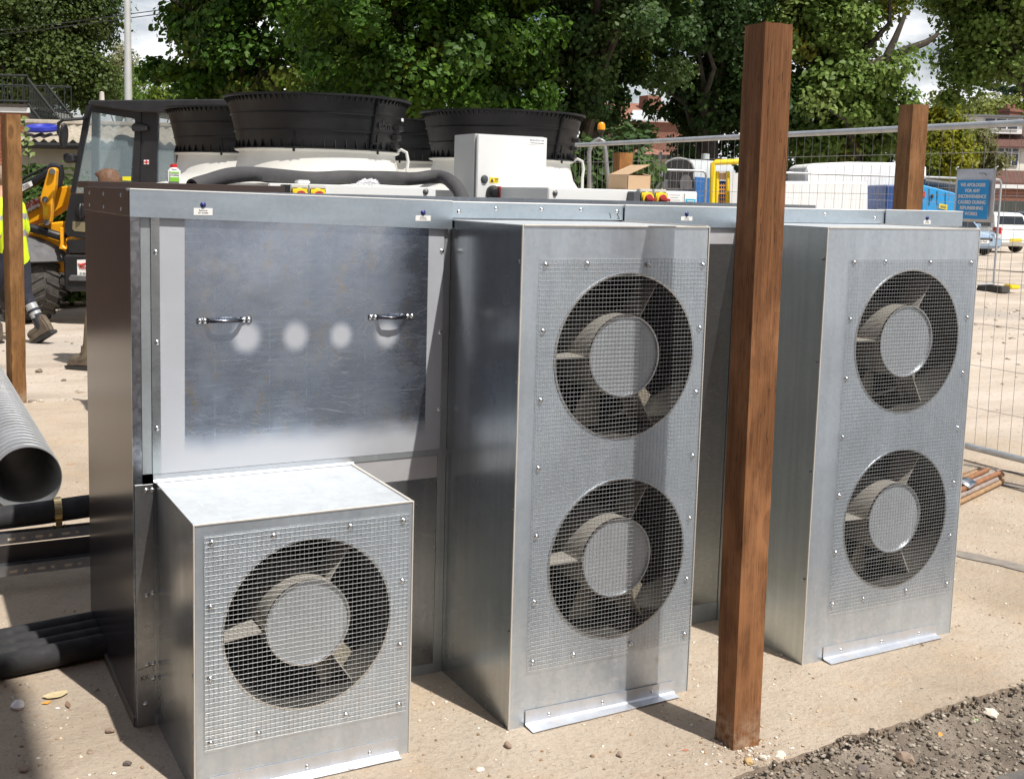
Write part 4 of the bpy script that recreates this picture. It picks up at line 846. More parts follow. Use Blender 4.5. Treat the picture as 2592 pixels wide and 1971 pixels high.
# ================================================================== LEFT: duct, pipes, channel
dc = thing('spiral_duct', 'long spiral galvanised ventilation duct lying on the concrete at the left', 'duct', (-.046, 4.0, 0))
DR = .160; mb = MB(); pr = []; NY = 40; y0, y1 = 2.47, 5.9
DUCT = galv('dusty_spiral_duct', (.46, .48, .50), .42, (1, 5, 1), .05, .7, .1)
mb.lathe([(DR, y0), (DR, y1), (DR-.003, y1), (DR-.003, y0)], (-.046, 0, DR+.004), 48, 'y', close=True); obj('shell', mb, DUCT, dc, smooth=True)
hel = []; T_ = 42
for i in range(T_*28+1):
    a = 2*math.pi*i/28; hel.append((-.046+(DR+.0012)*math.cos(a), y0+.04+(y1-y0-.08)*i/(T_*28), DR+.004+(DR+.0012)*math.sin(a)))
obj('spiral_seam', MB().tube(hel, .0013, 5), galv('seam_zinc', (.62, .63, .64), .45, metal=.6), dc, smooth='all')
bp_ = thing('insulated_pipe', 'thick black insulated pipe with a brass clamp on a slotted channel at the left', 'pipe', (-.9, 1.40, 0))
obj('lagging', MB().tube([(x, 1.40+.012*math.sin(x*4), .293+.006*math.sin(x*7)) for x in np.linspace(-2.2, .35, 18)], .046, 16), RUBBER, bp_, smooth=True)
q = pY(148, 1300, 1.36)
obj('clamp_band', MB().lathe([(.0475, -.014), (.050, -.014), (.050, .014), (.0475, .014)], (q[0], 1.40, .295), 32, 'x', close=True), M('brass_zinc', (.75, .58, .30), .2, 1.0, .1), bp_, smooth=True)
obj('clamp_lug', MB().box((q[0]-.012, 1.345, .222), (q[0]+.012, 1.36, .262)).tube([(q[0]-.02, 1.35, .20), (q[0]-.02, 1.35, .245)], .005, 6).tube([(q[0]+.02, 1.35, .20), (q[0]+.02, 1.35, .245)], .005, 6), M('brass_zinc'), bp_)
CHN = M('strut_zinc', (.42, .43, .46), .3, .85, .15)
def strut(name, label, y, z, x0, x1, w_=.041):
    st = thing(name, label, 'strut channel', ((x0+x1)/2, y, 0), 'slotted strut channels'); t_ = .0025
    k = obj('channel', MB().prism([(x0, y-w_/2, z), (x0, y+w_/2, z), (x0, y+w_/2, z+w_), (x0, y+w_/2-t_, z+w_), (x0, y+w_/2-t_, z+t_), (x0, y-w_/2+t_, z+t_), (x0, y-w_/2+t_, z+w_), (x0, y-w_/2, z+w_)], (x1-x0, 0, 0)), CHN, st)
    mb = MB()
    for i in range(int((x1-x0)/.05)): mb.box((x0+.02+.05*i, y-w_/2-.0008, z+.013), (x0+.02+.05*i+(.028 if i % 2 else .013), y-w_/2-.0002, z+.022))
    if z > .15: obj('tray_side', MB().box((x0, y-.030, z-.105), (x1, y-.026, z-.002)), M('tray_dark', (.06, .055, .055), .5, .5), st)
    obj('slots', mb, M('slot_light', (.62, .55, .42), .7), st, kind='stuff')
    for xx in (x0+.3, x1-.2): obj('support_leg', MB().box((xx, y-.02, .0), (xx+.04, y+.02, z-.001)), CHN, st)
    return st
strut('strut_channel', 'upper slotted steel channel directly under the black insulated pipe', 1.355, .196, -2.2, .34); strut('strut_channel', 'lower slotted steel channel below the black insulated pipe', 1.30, .085, -2.2, .30)
pipes = [(.790, .036), (.712, .036), (.634, .036), (.552, .039)]
for k, (yy, r_) in enumerate(pipes):
    pts = [(-2.4, yy-.34, r_), (-1.2, yy-.16, r_), (-.5, yy-.055, r_), (-.1, yy, r_+.002), (.0, yy+.012, r_+.003), (.06, yy+.02, r_+.003)]
    tag(obj('black_pipe', MB().tube(pts[:-1]+[(-.004, yy+.012, r_+.003)], r_, 16), RUBBER, smooth=True), ['farthest', 'second farthest', 'second nearest', 'nearest'][k]+' of the four black lagged pipes entering the enclosure at ground level', 'pipe', 'four black lagged pipes')
# bundle of rusty bars
rb = thing('rod_bundle', 'bundle of short rusty steel rods with a folded metal plate beside the right fan box', 'rods', (4.6, .85, 0))
RUST = [M('rust_a', (.25, .115, .055), .8, 0, .3, 40, .3), M('rust_b', (.17, .10, .07), .8, 0, .3, 40, .3), M('rust_c', (.31, .19, .10), .8, 0, .3, 40, .3), M('rust_grey', (.30, .25, .22), .7, .2, .3, 40)]
pa, pb = pZ(2430, 1278, .0), pZ(2540, 1228, .0); dv = (pb-pa)/np.linalg.norm(pb-pa); nv_ = np.array([-dv[1], dv[0], 0]); ln_ = np.linalg.norm(pb-pa)
k = 0
for row in range(3):
    for i in range(9-2*row):
        if row == 2 and i > 2: continue
        o_ = pa+nv_*(i*.029+row*.015+random.uniform(-.003, .003))+dv*random.uniform(-.22, -.02); r_ = .014
        e_ = o_+dv*(ln_+random.uniform(.10, .25))+nv_*random.uniform(-.02, .02); zz = .0145+row*.025
        obj('rod', MB().tube([o_+[0, 0, zz], e_+[0, 0, zz+random.uniform(-.001, .004)]], r_, 10), RUST[random.randrange(4)], rb, smooth=True)
pq = pa+dv*.10+nv_*.05; mb = MB(); V = []
for i in range(9):
    s_ = i/8
    for j in (0, 1): V.append(pq+nv_*(s_*.20-.05)+dv*(.02+.11*j-.03*s_)+np.array([0, 0, .072+.022*math.sin(s_*5.2)+.012*j]))
mb.add(V, [(2*i, 2*i+1, 2*i+3, 2*i+2) for i in range(8)]); o_ = obj('folded_plate', mb, STEEL, rb, smooth='all'); md = o_.modifiers.new('s', 'SOLIDIFY'); md.thickness = .002
obj('plate_bolt', MB().lathe([(.014, .0), (.014, .022), (.006, .022), (.006, .040), (.0005, .040)], pq+nv_*.06+dv*.07+np.array([0, 0, .082]), 8), M('bolt_grey'), rb)
# overhead wires at upper left
for k, (ya, yb) in enumerate(((72, 28), (62, 18))):
    a_, m_, b_ = pD(-60, ya+22, 30), pD(270, ya-18, 28.5), pD(700, yb-14, 27)
    tag(obj('overhead_wire', MB().tube([a_, pD(100, ya+4, 29.3), m_, pD(480, (ya+yb)/2-24, 27.8), b_, pD(1400, yb-120, 25)], .011, 5), BLACK), ['lower', 'upper'][k]+' black overhead wire crossing the sky gap at upper left', 'wire', 'overhead wires')
lp = thing('lamp_column', 'tall pale grey steel lamp column rising behind the digger cab', 'lamp column', tuple(pD(324, 560, 24)*[1, 1, 0]))
b0 = pD(325, 255, 24); obj('column', MB().tube([(b0[0], b0[1], -.06), (b0[0], b0[1], 1.4), (b0[0], b0[1], 3.4), (b0[0], b0[1], 7.5)], [.09, .088, .078, .052], 14), M('column_grey', (.55, .56, .55), .45, .2, .08, 2), lp, smooth=True)
obj('luminaire', MB().tube([(b0[0], b0[1], 7.48), (b0[0]+.2, b0[1]-.1, 7.75), (b0[0]+.9, b0[1]-.5, 7.85)], [.045, .04, .07], 10), M('column_grey'), lp)
# ================================================================== TELEHANDLER
def pp_(L, d): return [pD(x, y, d) for x, y in L]
def slab(name, L, d, th, mat, parent, bevel=.0, smooth=False): return obj(name, MB().prism(pp_(L, d), HF*th), mat, parent, bevel=bevel, seg=1, smooth=smooth)
JY = M('plant_yellow', (.82, .37, .01), .38, 0, .10, 5); JB = M('plant_black', (.016, .016, .018), .42, 0, .3, 8); JG = M('plant_grey', (.10, .10, .105), .6, 0, .25, 10)
CABG = glassmat('cab_glass', (.38, .50, .56), .22, .02); TYRE = M('dusty_tyre', (.055, .05, .045), .9, 0, .4, 14, .6, 30)
dT = 13.2
tb = pD(300, 800, dT); tl = thing('telehandler', 'yellow and black telehandler with glazed cab and big tyres parked at the left', 'telehandler', (tb[0], tb[1], -.06))
tl.location = (tb[0], tb[1], -.06)
# cab door: frame pieces, glass, lower panel
DO = [(217, 266), (357, 286), (352, 520), (352, 600), (228, 606), (166, 596), (163, 575), (176, 500)]
IN = [(229, 283), (342, 301), (333, 489), (190, 489)]
slab('door_frame', [(217, 266), (357, 286), (342, 301), (229, 283)], dT, .05, JB, tl); slab('door_frame', [(217, 266), (229, 283), (190, 489), (178, 489)], dT, .05, JB, tl); slab('door_frame', [(342, 301), (357, 286), (352, 489), (333, 489)], dT, .05, JB, tl)
lpn = slab('door_panel', [(178, 489.5), (352, 489.5), (350, 604), (228, 606), (170, 598), (163, 585), (163, 572)], dT, .05, JB, tl, .01)
slab('windscreen', [(229, 283.4), (342, 301.4), (333, 488.8), (190.4, 488.8)], dT+.022, .006, CABG, tl)
slab('door_light', [(184, 560), (221, 563), (222, 588), (188, 585), (183, 580)], dT-.006, .012, M('amber_grey_glass', (.20, .17, .10), .15), lpn)
q = pD(206, 535, dT); obj('door_handle', MB().lathe([(.001, -.03), (.05, -.028), (.062, -.005), (.062, 0)], (0, 0, 0), 20, 'y'), JB, lpn, smooth=True, base=(0, 0, 0)); hd = bpy.data.objects['door_handle']; hd.location = Vector(q)-Vector(tuple(HF*.002))-ABS[lpn.name]; hd.scale = (1, 1, 1.6); hd.rotation_euler = (0, 0, -YAW)
obj('door_grab', MB().tube([q-HF*.03+[0, 0, -.08], q-HF*.06+[0, 0, -.03], q-HF*.06+[0, 0, .03], q-HF*.03+[0, 0, .08]], .014, 8), JB, lpn, smooth=True)
slab('roof', [(222, 262), (226, 254), (570, 251), (586, 256), (586, 270), (545, 272), (540, 288), (350, 284), (225, 267)], dT-.12, 1.35, JB, tl, .02)
slab('pillar', [(357, 284), (398, 284), (395, 600), (352, 600)], dT+.02, .10, JB, tl); slab('pillar', [(446, 284), (470, 284), (470, 600), (446, 600)], dT+.02, .10, JB, tl)
slab('rear_glass', [(398.5, 285), (445.5, 285), (445.5, 560), (395.5, 560)], dT+.06, .006, CABG, tl)
for xx in (232, 466): slab('pillar', [(xx, 284), (xx+16, 284), (xx+14, 600), (xx-2, 600)], dT+1.15, .10, JB, tl)
slab('far_glass', [(249, 285), (464, 285), (464, 560), (247, 560)], dT+1.2, .006, CABG, tl)
slab('cab_floor', [(170, 606.5), (600, 606.5), (600, 640), (175, 640)], dT, 1.3, JB, tl)
# seat and wheel seen through the glass
slab('seat_back', [(300, 350), (314, 340), (322, 352), (326, 470), (296, 475)], dT+.55, .40, BLACK, tl, .03); slab('head_rest', [(286, 352), (290, 342), (312, 340), (318, 350), (318, 375), (288, 378)], dT+.5, .25, BLACK, tl, .03)
q = pD(323, 437, dT+.5); obj('steering_wheel', MB().tube([q+HR*.13*math.cos(a)+np.array([0, 0, .05*math.sin(a)])+HF*.13*math.sin(a) for a in np.linspace(0, 2*math.pi, 20)], .014, 6), BLACK, tl)
slab('mirror_bracket', [(332, 318), (340, 311), (360, 314), (372, 318), (372, 330), (358, 332), (338, 334), (332, 328)], dT-.05, .05, JB, tl, .008)
slab('door_sticker', [(310, 447), (332, 447), (331, 458), (310, 457)], dT+.016, .002, M('sticker_yellow', (.75, .70, .03), .5), tl)
for c_, L_ in (((.75, .75, .75), [(364, 405), (377, 405), (377, 416), (364, 416)]), ((.55, .02, .03), [(369, 405.5), (372, 405.5), (372, 415.5), (369, 415.5)]), ((.55, .02, .03), [(364.5, 409), (376.5, 409), (376.5, 412), (364.5, 412)])):
    slab('flag_decal', L_, dT+.018-.002*(c_[1] < .5)-.001*(L_[0][1] > 408), .002, M('flag_%d' % int(c_[1]*100), c_, .5), tl)
obj('mirror_arm', MB().tube([pD(215, 300, dT), pD(205, 301, dT-.2), pD(160, 304, dT-.35), pD(148, 312, dT-.35), pD(147, 335, dT-.35), pD(152, 345, dT-.35)], .018, 8), JB, tl, smooth=True)
q = pD(160, 344, dT-.35); mi = obj('mirror', MB().lathe([(.001, -.03), (.09, -.025), (.10, 0), (.09, .012), (.001, .015)], (0, 0, 0), 20, 'y'), JB, tl, smooth=True, base=(0, 0, 0)); mi.location = Vector(q)-ABS[tl.name]; mi.rotation_euler = (R(6), 0, R(42)); mi.scale = (.62, 1, 1.45)
slab('work_light', [(157, 392), (162, 387), (184, 391), (186, 410), (166, 414), (158, 406)], dT-.1, .16, JB, tl, .02)
obj('beacon_shell', MB().lathe([(.001, .10), (.025, .09), (.03, .0)], tuple(pD(258, 254, dT+.2)), 12), M('dull_white', (.6, .55, .5), .5), tl, smooth=True)
# loader arm, linkage, rams
slab('loader_arm', [(20, 560), (20, 542), (52, 520), (100, 497), (128, 478), (170, 470), (185, 480), (200, 500), (165, 520), (130, 545), (95, 560), (60, 575)], dT+.35, .28, JY, tl, .015)
lk = slab('link_plate', [(121, 430), (126, 425), (137, 424), (142, 430), (139, 470), (133, 500), (127, 560), (122, 568), (114, 568), (110, 560), (107, 520), (101, 508), (101, 500)], dT+.05, .10, JY, tl, .012)
slab('link_plate', [(137, 440), (150, 432), (156, 450), (152, 468), (137, 470)], dT+.30, .10, JY, tl, .012)
for x_, y_ in ((132, 434), (114, 505), (118, 563)): obj('pin', MB().tube([pD(x_, y_, dT+.0), pD(x_, y_, dT+.2)], .035, 14), JG, lk, smooth=True)
slab('warning_label', [(112, 523), (120, 523), (120, 546), (112, 546)], dT+.046, .003, M('label_orange', (.78, .52, .02), .5), lk)
obj('link_curve', MB().tube([pD(118, 436, dT+.26), pD(134, 422, dT+.26), pD(150, 424, dT+.26), pD(152, 445, dT+.26), pD(145, 470, dT+.26)], .055, 10), JB, tl, smooth=True)
obj('lift_ram', MB().tube([pD(-40, 525, dT+.2), pD(80, 463, dT+.2), pD(130, 436, dT+.2)], [.055, .055, .045], 14), JB, tl, smooth=True)
obj('ram_hose', MB().tube([pD(-40, 505, dT+.15), pD(60, 452, dT+.15), pD(118, 422, dT+.15)], .016, 8), BLACK, tl, smooth=True)
rl = slab('ram_label', [(50, 470), (79, 458), (83, 470), (53, 486)], dT+.115, .004, LABELW, tl)
X_ = pD(79, 458, dT)-pD(50, 470, dT); text('lettering', '01530\n510240', .030, pD(66, 471, dT+.110), X_, (0, 0, 1), INK, rl, .001, .85)
hs = slab('hire_sign', [(46, 524), (95, 498), (102, 522), (50, 550)], dT+.335, .006, LABELW, tl)
X_ = pD(95, 498, dT)-pD(46, 524, dT); U_ = np.array([0, 0, 1.]); text('lettering', 'TOOL &\nPLANT HIRE', .048, pD(74, 518, dT+.328), X_, U_, M('sign_red', (.5, .04, .03), .6), hs, .001, .85, bold=.002)
text('lettering', '01455 6150', .044, pD(78, 535, dT+.328), X_, U_, INK, hs, .001)
slab('chassis', [(70, 585), (100, 565), (160, 560), (170, 600), (232, 606), (600, 606), (600, 690), (140, 690), (78, 640)], dT+.18, .75, JY, tl, .02)
obj('axle_bar', MB().tube([pD(72, 576, dT+.1), pD(110, 585, dT+.1), pD(150, 598, dT+.1), pD(172, 600, dT+.15)], .05, 10), JB, tl, smooth=True)
slab('yellow_bracket', [(150, 576), (157, 576), (158, 622), (166, 628), (166, 632), (149, 630), (152, 615)], dT-.02, .06, JY, tl, .006); slab('yellow_bracket', [(172, 600), (196, 606), (196, 630), (186, 630), (186, 614), (176, 612), (174, 630), (166, 630), (166, 604)], dT+.02, .06, JY, tl, .006)
obj('breather', MB().lathe([(.035, 0), (.035, .12), (.04, .12), (.04, .17), (.001, .175)], tuple(pD(176, 646, dT+.05)), 14), JB, tl, smooth=True)
st = slab('step_box', [(160, 648), (166, 645), (600, 650), (600, 738), (172, 738), (162, 730)], dT-.03, .45, JB, tl, .02)
slab('lower_step', [(172, 705), (178, 696), (240, 700), (240, 712), (175, 711)], dT-.06, .12, JG, tl, .008)
pl_ = slab('plate_sign', [(195, 658), (226, 657), (226, 699), (196, 699)], dT-.036, .005, LABELW, st)
text('lettering', 'TOOL', .034, pD(211, 678, dT-.042), HR, (0, 0, 1), M('sign_red'), pl_, .001, bold=.002); text('lettering', '01455', .034, pD(211, 692, dT-.042), HR, (0, 0, 1), INK, pl_, .001); obj('red_swoosh', MB().tube([pD(197, 667, dT-.040), pD(204, 671, dT-.040), pD(214, 668, dT-.040), pD(224, 664, dT-.040)], [.004, .016, .012, .004], 6), M('sign_red'), pl_)
def big_wheel(px_, py_, d, rad, wid, ang):
    c = pD(px_, py_, d); c[2] = -.06+rad; ax = np.array([math.cos(ang), math.sin(ang), 0]); fwd = np.array([-ax[1], ax[0], 0]); up = np.array([0, 0, 1.]); V = []; F = []; NA = 40
    prof = [(-.5, .58), (-.52, .70), (-.5, .86), (-.42, .945), (0, .965), (.42, .945), (.5, .86), (.52, .70), (.5, .58)]
    for i in range(NA):
        a = 2*math.pi*i/NA
        for (w_, r_) in prof: V.append(c+ax*w_*wid+(fwd*math.cos(a)+up*math.sin(a))*r_*rad)
    n = len(prof); F = [(i*n+j, i*n+j+1, ((i+1) % NA)*n+j+1, ((i+1) % NA)*n+j) for i in range(NA) for j in range(n-1)]
    ty = obj('tyre', MB().add(V, F), TYRE, tl, smooth=True)
    mb = MB()
    for i in range(22):
        for sgn in (-1, 1):
            a = 2*math.pi*(i+(.5 if sgn > 0 else 0))/22; a2 = a+.20; w0, w1 = sgn*.03*wid, sgn*.50*wid; da = .055
            def Q(w_, a_, r_): return c+ax*w_+(fwd*math.cos(a_)+up*math.sin(a_))*r_*rad
            vs = [Q(w0, a-da, .955), Q(w0, a+da, .955), Q(w1, a2+da, .90), Q(w1, a2-da, .90), Q(w0, a-da*.8, 1.0), Q(w0, a+da*.8, 1.0), Q(w1, a2+da*.8, .985), Q(w1, a2-da*.8, .985)]
            mb.add(vs, [(0, 1, 2, 3), (4, 7, 6, 5), (0, 4, 5, 1), (1, 5, 6, 2), (2, 6, 7, 3), (3, 7, 4, 0)])
            vs = [Q(w1, a2-da, .90), Q(w1, a2+da, .90), Q(w1*1.04, a2+da, .74), Q(w1*1.04, a2-da, .74), Q(w1, a2-da, .985), Q(w1, a2+da, .985), Q(w1*1.10, a2+da, .76), Q(w1*1.10, a2-da, .76)]
            mb.add(vs, [(0, 1, 2, 3), (4, 7, 6, 5), (0, 4, 5, 1), (1, 5, 6, 2), (2, 6, 7, 3), (3, 7, 4, 0)])
    obj('tread_lugs', mb, TYRE, ty, kind='stuff')
    V = []
    for i in range(NA):
        a = 2*math.pi*i/NA
        for (w_, r_) in [(-.50, .59), (-.42, .55), (-.30, .30), (-.34, .20), (-.34, .01), (.40, .01), (.42, .55), (.50, .59)]: V.append(c+ax*w_*wid+(fwd*math.cos(a)+up*math.sin(a))*r_*rad)
    obj('rim', MB().add(V, [(i*8+j, i*8+j+1, ((i+1) % NA)*8+j+1, ((i+1) % NA)*8+j) for i in range(NA) for j in range(7)]), M('rim_muddy', (.10, .09, .075), .8), tl, smooth=True)
    return c
AW = math.atan2(HF[1], HF[0])-R(40)
big_wheel(66, 718, dT+.25, .46, .42, AW); big_wheel(66+30, 718, dT+1.75, .46, .42, AW); big_wheel(560, 718, dT+.3, .46, .42, AW); big_wheel(560, 718, dT+1.7, .46, .42, AW)
mb = MB(); V = []
c = pD(66, 718, dT+.25); c[2] = .42; ax = np.array([math.cos(AW), math.sin(AW), 0]); fwd = np.array([-ax[1], ax[0], 0])
if fwd@HR > 0: fwd = -fwd
for th in (.53, .56):
    for i in range(13):
        a = R(28+ (i/12)*128)
        for w_ in (-.27, .27): V.append(c+ax*w_-fwd*math.cos(a)*th+np.array([0, 0, math.sin(a)*th]))
F = [(2*i, 2*i+1, 2*i+3, 2*i+2) for i in range(12)]+[(26+2*i, 26+2*i+2, 26+2*i+3, 26+2*i+1) for i in range(12)]+[(2*i, 2*i+2, 28+2*i, 26+2*i) for i in range(12)]+[(2*i+1, 27+2*i, 29+2*i, 2*i+3) for i in range(12)]+[(0, 26, 27, 1), (24, 25, 51, 50)]
obj('mudguard', MB().add(V, F), JG, tl, bevel=.006, seg=1)
# ================================================================== PEOPLE
def person(label, foot, face, pose, mats, hair, scale=1.0):
    """one continuous skinned body; pose = joints in body frame (x right, y forward, z up)"""
    J = pose; names = list(J); ed = [('pelvis', 'waist'), ('waist', 'chest'), ('chest', 'neck'), ('neck', 'head'), ('head', 'crown'), ('chest', 'ls'), ('ls', 'le'), ('le', 'lw'), ('lw', 'lh'), ('chest', 'rs'), ('rs', 're'), ('re', 'rw'), ('rw', 'rh'), ('pelvis', 'lp'), ('lp', 'lk'), ('lk', 'la'), ('la', 'lt'), ('pelvis', 'rp'), ('rp', 'rk'), ('rk', 'ra'), ('ra', 'rt')]
    rad = dict(pelvis=(.16, .12), waist=(.15, .11), chest=(.175, .125), neck=(.062, .062), head=(.085, .10), crown=(.065, .075), ls=(.075, .07), le=(.048, .045), lw=(.034, .03), lh=(.045, .02), lp=(.10, .10), lk=(.068, .068), la=(.062, .062), lt=(.055, .05))
    for a in ('s', 'e', 'w', 'h', 'p', 'k', 'a', 't'): rad['r'+a] = rad['l'+a]
    me = bpy.data.meshes.new('person'); idx = {n_: i for i, n_ in enumerate(names)}
    me.from_pydata([J[n_] for n_ in names], [(idx[a], idx[b]) for a, b in ed], []); me.update()
    o = bpy.data.objects.new('tmp', me); COL.objects.link(o); sk = o.modifiers.new('s', 'SKIN'); sk.use_smooth_shade = True
    for n_ in names: me.skin_vertices[0].data[idx[n_]].radius = rad[n_]
    me.skin_vertices[0].data[idx['pelvis']].use_root = True
    sb = o.modifiers.new('d', 'SUBSURF'); sb.levels = 2; sb.render_levels = 2
    dg = bpy.context.evaluated_depsgraph_get(); dg.update(); body = bpy.data.meshes.new_from_object(o.evaluated_get(dg)); bpy.data.objects.remove(o)
    root = thing('person', label, 'person', (foot[0], foot[1], -.06)); ca, sa = math.cos(face), math.sin(face)
    def T(p): x, y, z = [c_*scale for c_ in p]; return Vector((foot[0]+x*ca-y*sa, foot[1]+x*sa+y*ca, z-.06))
    zones = [mats[k] for k in ('skin', 'top', 'band', 'trouser', 'boot')]; hz = J['pelvis'][2]
    mi = []
    hd = Vector(J['head']); bands = (J['waist'][2]+.02, J['waist'][2]+.19)
    def dseg(p, a, b):
        a, b = Vector(J[a]), Vector(J[b]); t_ = max(0, min(1, (p-a).dot(b-a)/(b-a).length_squared)); return (p-(a+(b-a)*t_)).length
    for p in body.polygons:
        c_ = Vector(p.center); arm = min(dseg(c_, 'le', 'lw'), dseg(c_, 'lw', 'lh'), dseg(c_, 're', 'rw'), dseg(c_, 'rw', 'rh')); uarm = min(dseg(c_, 'ls', 'le'), dseg(c_, 'rs', 're'))
        tors = min(dseg(c_, 'pelvis', 'waist'), dseg(c_, 'waist', 'chest')); leg = min(dseg(c_, 'lp', 'lk'), dseg(c_, 'lk', 'la'), dseg(c_, 'rp', 'rk'), dseg(c_, 'rk', 'ra')); ft = min(dseg(c_, 'la', 'lt'), dseg(c_, 'ra', 'rt')); hh = min(dseg(c_, 'neck', 'head'), dseg(c_, 'head', 'crown'))
        k = min((hh-.02, 0), (arm, 0), (uarm-.0, 1), (tors-.07, 1), (leg-.01, 3), (ft, 4))[1]
        if k == 1 and tors < .25 and any(abs(c_.z-b_) < .026 for b_ in bands): k = 2
        if k == 3:
            sh_ = min(dseg(c_, 'lk', 'la'), dseg(c_, 'rk', 'ra')); 
            for a_, b_ in (('lk', 'la'), ('rk', 'ra')):
                A_, B_ = Vector(J[a_]), Vector(J[b_]); t_ = (c_-A_).dot(B_-A_)/(B_-A_).length_squared
                if dseg(c_, a_, b_) < .1 and (.30 < t_ < .42 or .52 < t_ < .64): k = 2
        mi.append(k)
    for v_ in body.vertices: v_.co = T(v_.co)
    body.materials.clear()
    for z_ in zones: body.materials.append(z_)
    b = obj('body', body, [], root, smooth=False, recalc=False); b.data.polygons.foreach_set('material_index', mi); b.data.polygons.foreach_set('use_smooth', [True]*len(mi))
    # face, hair, fingers
    H0, N0 = Vector(J['head']), Vector(J['crown']); 
    nb = MB()
    f0 = np.array(H0)+np.array([0, .095, .0]); nb.add([T(f0+np.array(q)) for q in ((-.014, -.008, -.022), (.014, -.008, -.022), (0, .020, -.018), (0, -.004, .03))], [(0, 1, 2), (0, 2, 3), (1, 3, 2), (0, 3, 1)]); obj('nose', nb, mats['skin'], root)
    for s_ in (-1, 1):
        e_ = T(f0+np.array((s_*.032, -.012, .022))); bm = bmesh.new(); bmesh.ops.create_uvsphere(bm, u_segments=8, v_segments=6, radius=.011*scale)
        for v_ in bm.verts: v_.co += e_
        me2 = bpy.data.meshes.new('eye'); bm.to_mesh(me2); bm.free(); obj('eye', me2, M('eye_white', (.6, .6, .58), .2), root)
        e_ = T(np.array(H0)+np.array((s_*.09, .0, .0))); bm = bmesh.new(); bmesh.ops.create_uvsphere(bm, u_segments=8, v_segments=6, radius=.03*scale)
        for v_ in bm.verts: v_.co = Vector((v_.co.x*.4, v_.co.y*.6, v_.co.z*1.1))+e_
        me2 = bpy.data.meshes.new('ear'); bm.to_mesh(me2); bm.free(); obj('ear', me2, mats['skin'], root)
        hn = 'lh' if s_ < 0 else 'rh'; wn = 'lw' if s_ < 0 else 'rw'; hv = Vector(J[hn]); dv_ = (hv-Vector(J[wn])).normalized()
        for k, (o_, L_) in enumerate(((-.028, .070), (-.010, .082), (.009, .078), (.027, .062))):
            a_ = hv+Vector((0, o_, 0)); nb = MB(); nb.tube([T(a_), T(a_+dv_*L_*.5+Vector((0, .004, 0))), T(a_+dv_*L_*.85+Vector((-s_*.015, .01, 0)))], [.0095, .009, .007], 7); obj('finger', nb, mats['skin'], root, smooth=True)
        nb = MB(); a_ = hv-dv_*.03+Vector((0, .03, 0)); nb.tube([T(a_), T(a_+dv_*.035+Vector((0, .022, 0))), T(a_+dv_*.06+Vector((0, .026, 0)))], [.012, .010, .008], 7); obj('thumb', nb, mats['skin'], root, smooth=True)
    for s_ in ('l', 'r'):
        A_, B_ = np.array(J[s_+'a']), np.array(J[s_+'t']); f__ = B_-A_+np.array([0, 0, .055 if A_[2] < .12 else .0]); f__ /= np.linalg.norm(f__); sd_ = np.array([1, 0, 0.]); u__ = np.cross(sd_, f__); u__ = u__ if u__[2] > 0 else -u__
        o__ = A_-u__*.085; pr_ = [(-.085, 0), (.05, .004), (.185, 0), (.205, .03), (.19, .06), (.12, .092), (.062, .118), (.058, .21), (-.072, .21), (-.088, .09)]
        mb_ = MB(); mb_.prism([T(o__+f__*a_+u__*b_-sd_*.05) for a_, b_ in pr_], np.array(T(sd_*.10))-np.array(T(sd_*0))); obj('boot', mb_, mats['boot'], root, bevel=.018, seg=2, smooth=True)
        mb_ = MB(); mb_.prism([T(o__+f__*a_+u__*b_-sd_*.054) for a_, b_ in [(-.092, -.022), (.19, -.022), (.212, .0), (.208, .012), (-.094, .010)]], np.array(T(sd_*.108))-np.array(T(sd_*0))); obj('sole', mb_, M('boot_sole', (.03, .028, .026), .9), root)
    obj('mouth', MB().add([T(f0+np.array(q)) for q in ((-.024, -.006, -.050), (.024, -.006, -.050), (.020, -.004, -.060), (-.020, -.004, -.060))], [(0, 1, 2, 3)]), M('lip', (.35, .13, .10), .6), root)
    bm = bmesh.new(); bmesh.ops.create_icosphere(bm, subdivisions=3, radius=1); hc = (H0+N0)/2
    for v_ in bm.verts:
        k = 1+.16*mnoise.noise(v_.co*3)+.10*mnoise.noise(v_.co*9); p = Vector((v_.co.x*.103*k, v_.co.y*.118*k-.014, v_.co.z*.118*k+.035))
        if v_.co.y > .25 and v_.co.z < .35: p.y *= .55; p.z = max(p.z, .0)
        v_.co = T(hc+p)
    me2 = bpy.data.meshes.new('hair'); bm.to_mesh(me2); bm.free(); obj('hair', me2, hair, root, smooth='all')
    return root
HV = M('hi_vis_yellow', (.62, .80, .02), .6, 0, .06, 20); BAND = M('reflective_band', (.42, .43, .43), .35, .3, .1); NAVY = M('navy_trouser', (.018, .021, .035), .85, 0, .3, 9); BOOT = M('muddy_boot', (.11, .085, .06), .9, 0, .4, 14, .4); SKIN = M('skin_tone', (.50, .27, .18), .5, 0, .08); HAIRB = M('brown_hair', (.13, .065, .033), .6, 0, .4, 60, .8, 120); HAIRS = M('short_hair', (.22, .15, .11), .7, 0, .3, 60)
walk = dict(pelvis=(0, .0, .93), waist=(0, .03, 1.10), chest=(0, .08, 1.34), neck=(0, .13, 1.50), head=(0, .18, 1.61), crown=(0, .18, 1.70), ls=(-.18, .08, 1.40), le=(-.26, .0, 1.12), lw=(-.27, .12, .90), lh=(-.27, .16, .82), rs=(.18, .08, 1.40), re=(.27, .06, 1.13), rw=(.25, .24, .95), rh=(.24, .31, .91), lp=(-.09, .0, .88), lk=(-.10, .22, .50), la=(-.10, .20, .10), lt=(-.10, .36, .055), rp=(.09, .0, .88), rk=(.10, -.04, .48), ra=(.10, -.24, .16), rt=(.10, -.06, .05))
f_ = pZ(38, 868, -.06)
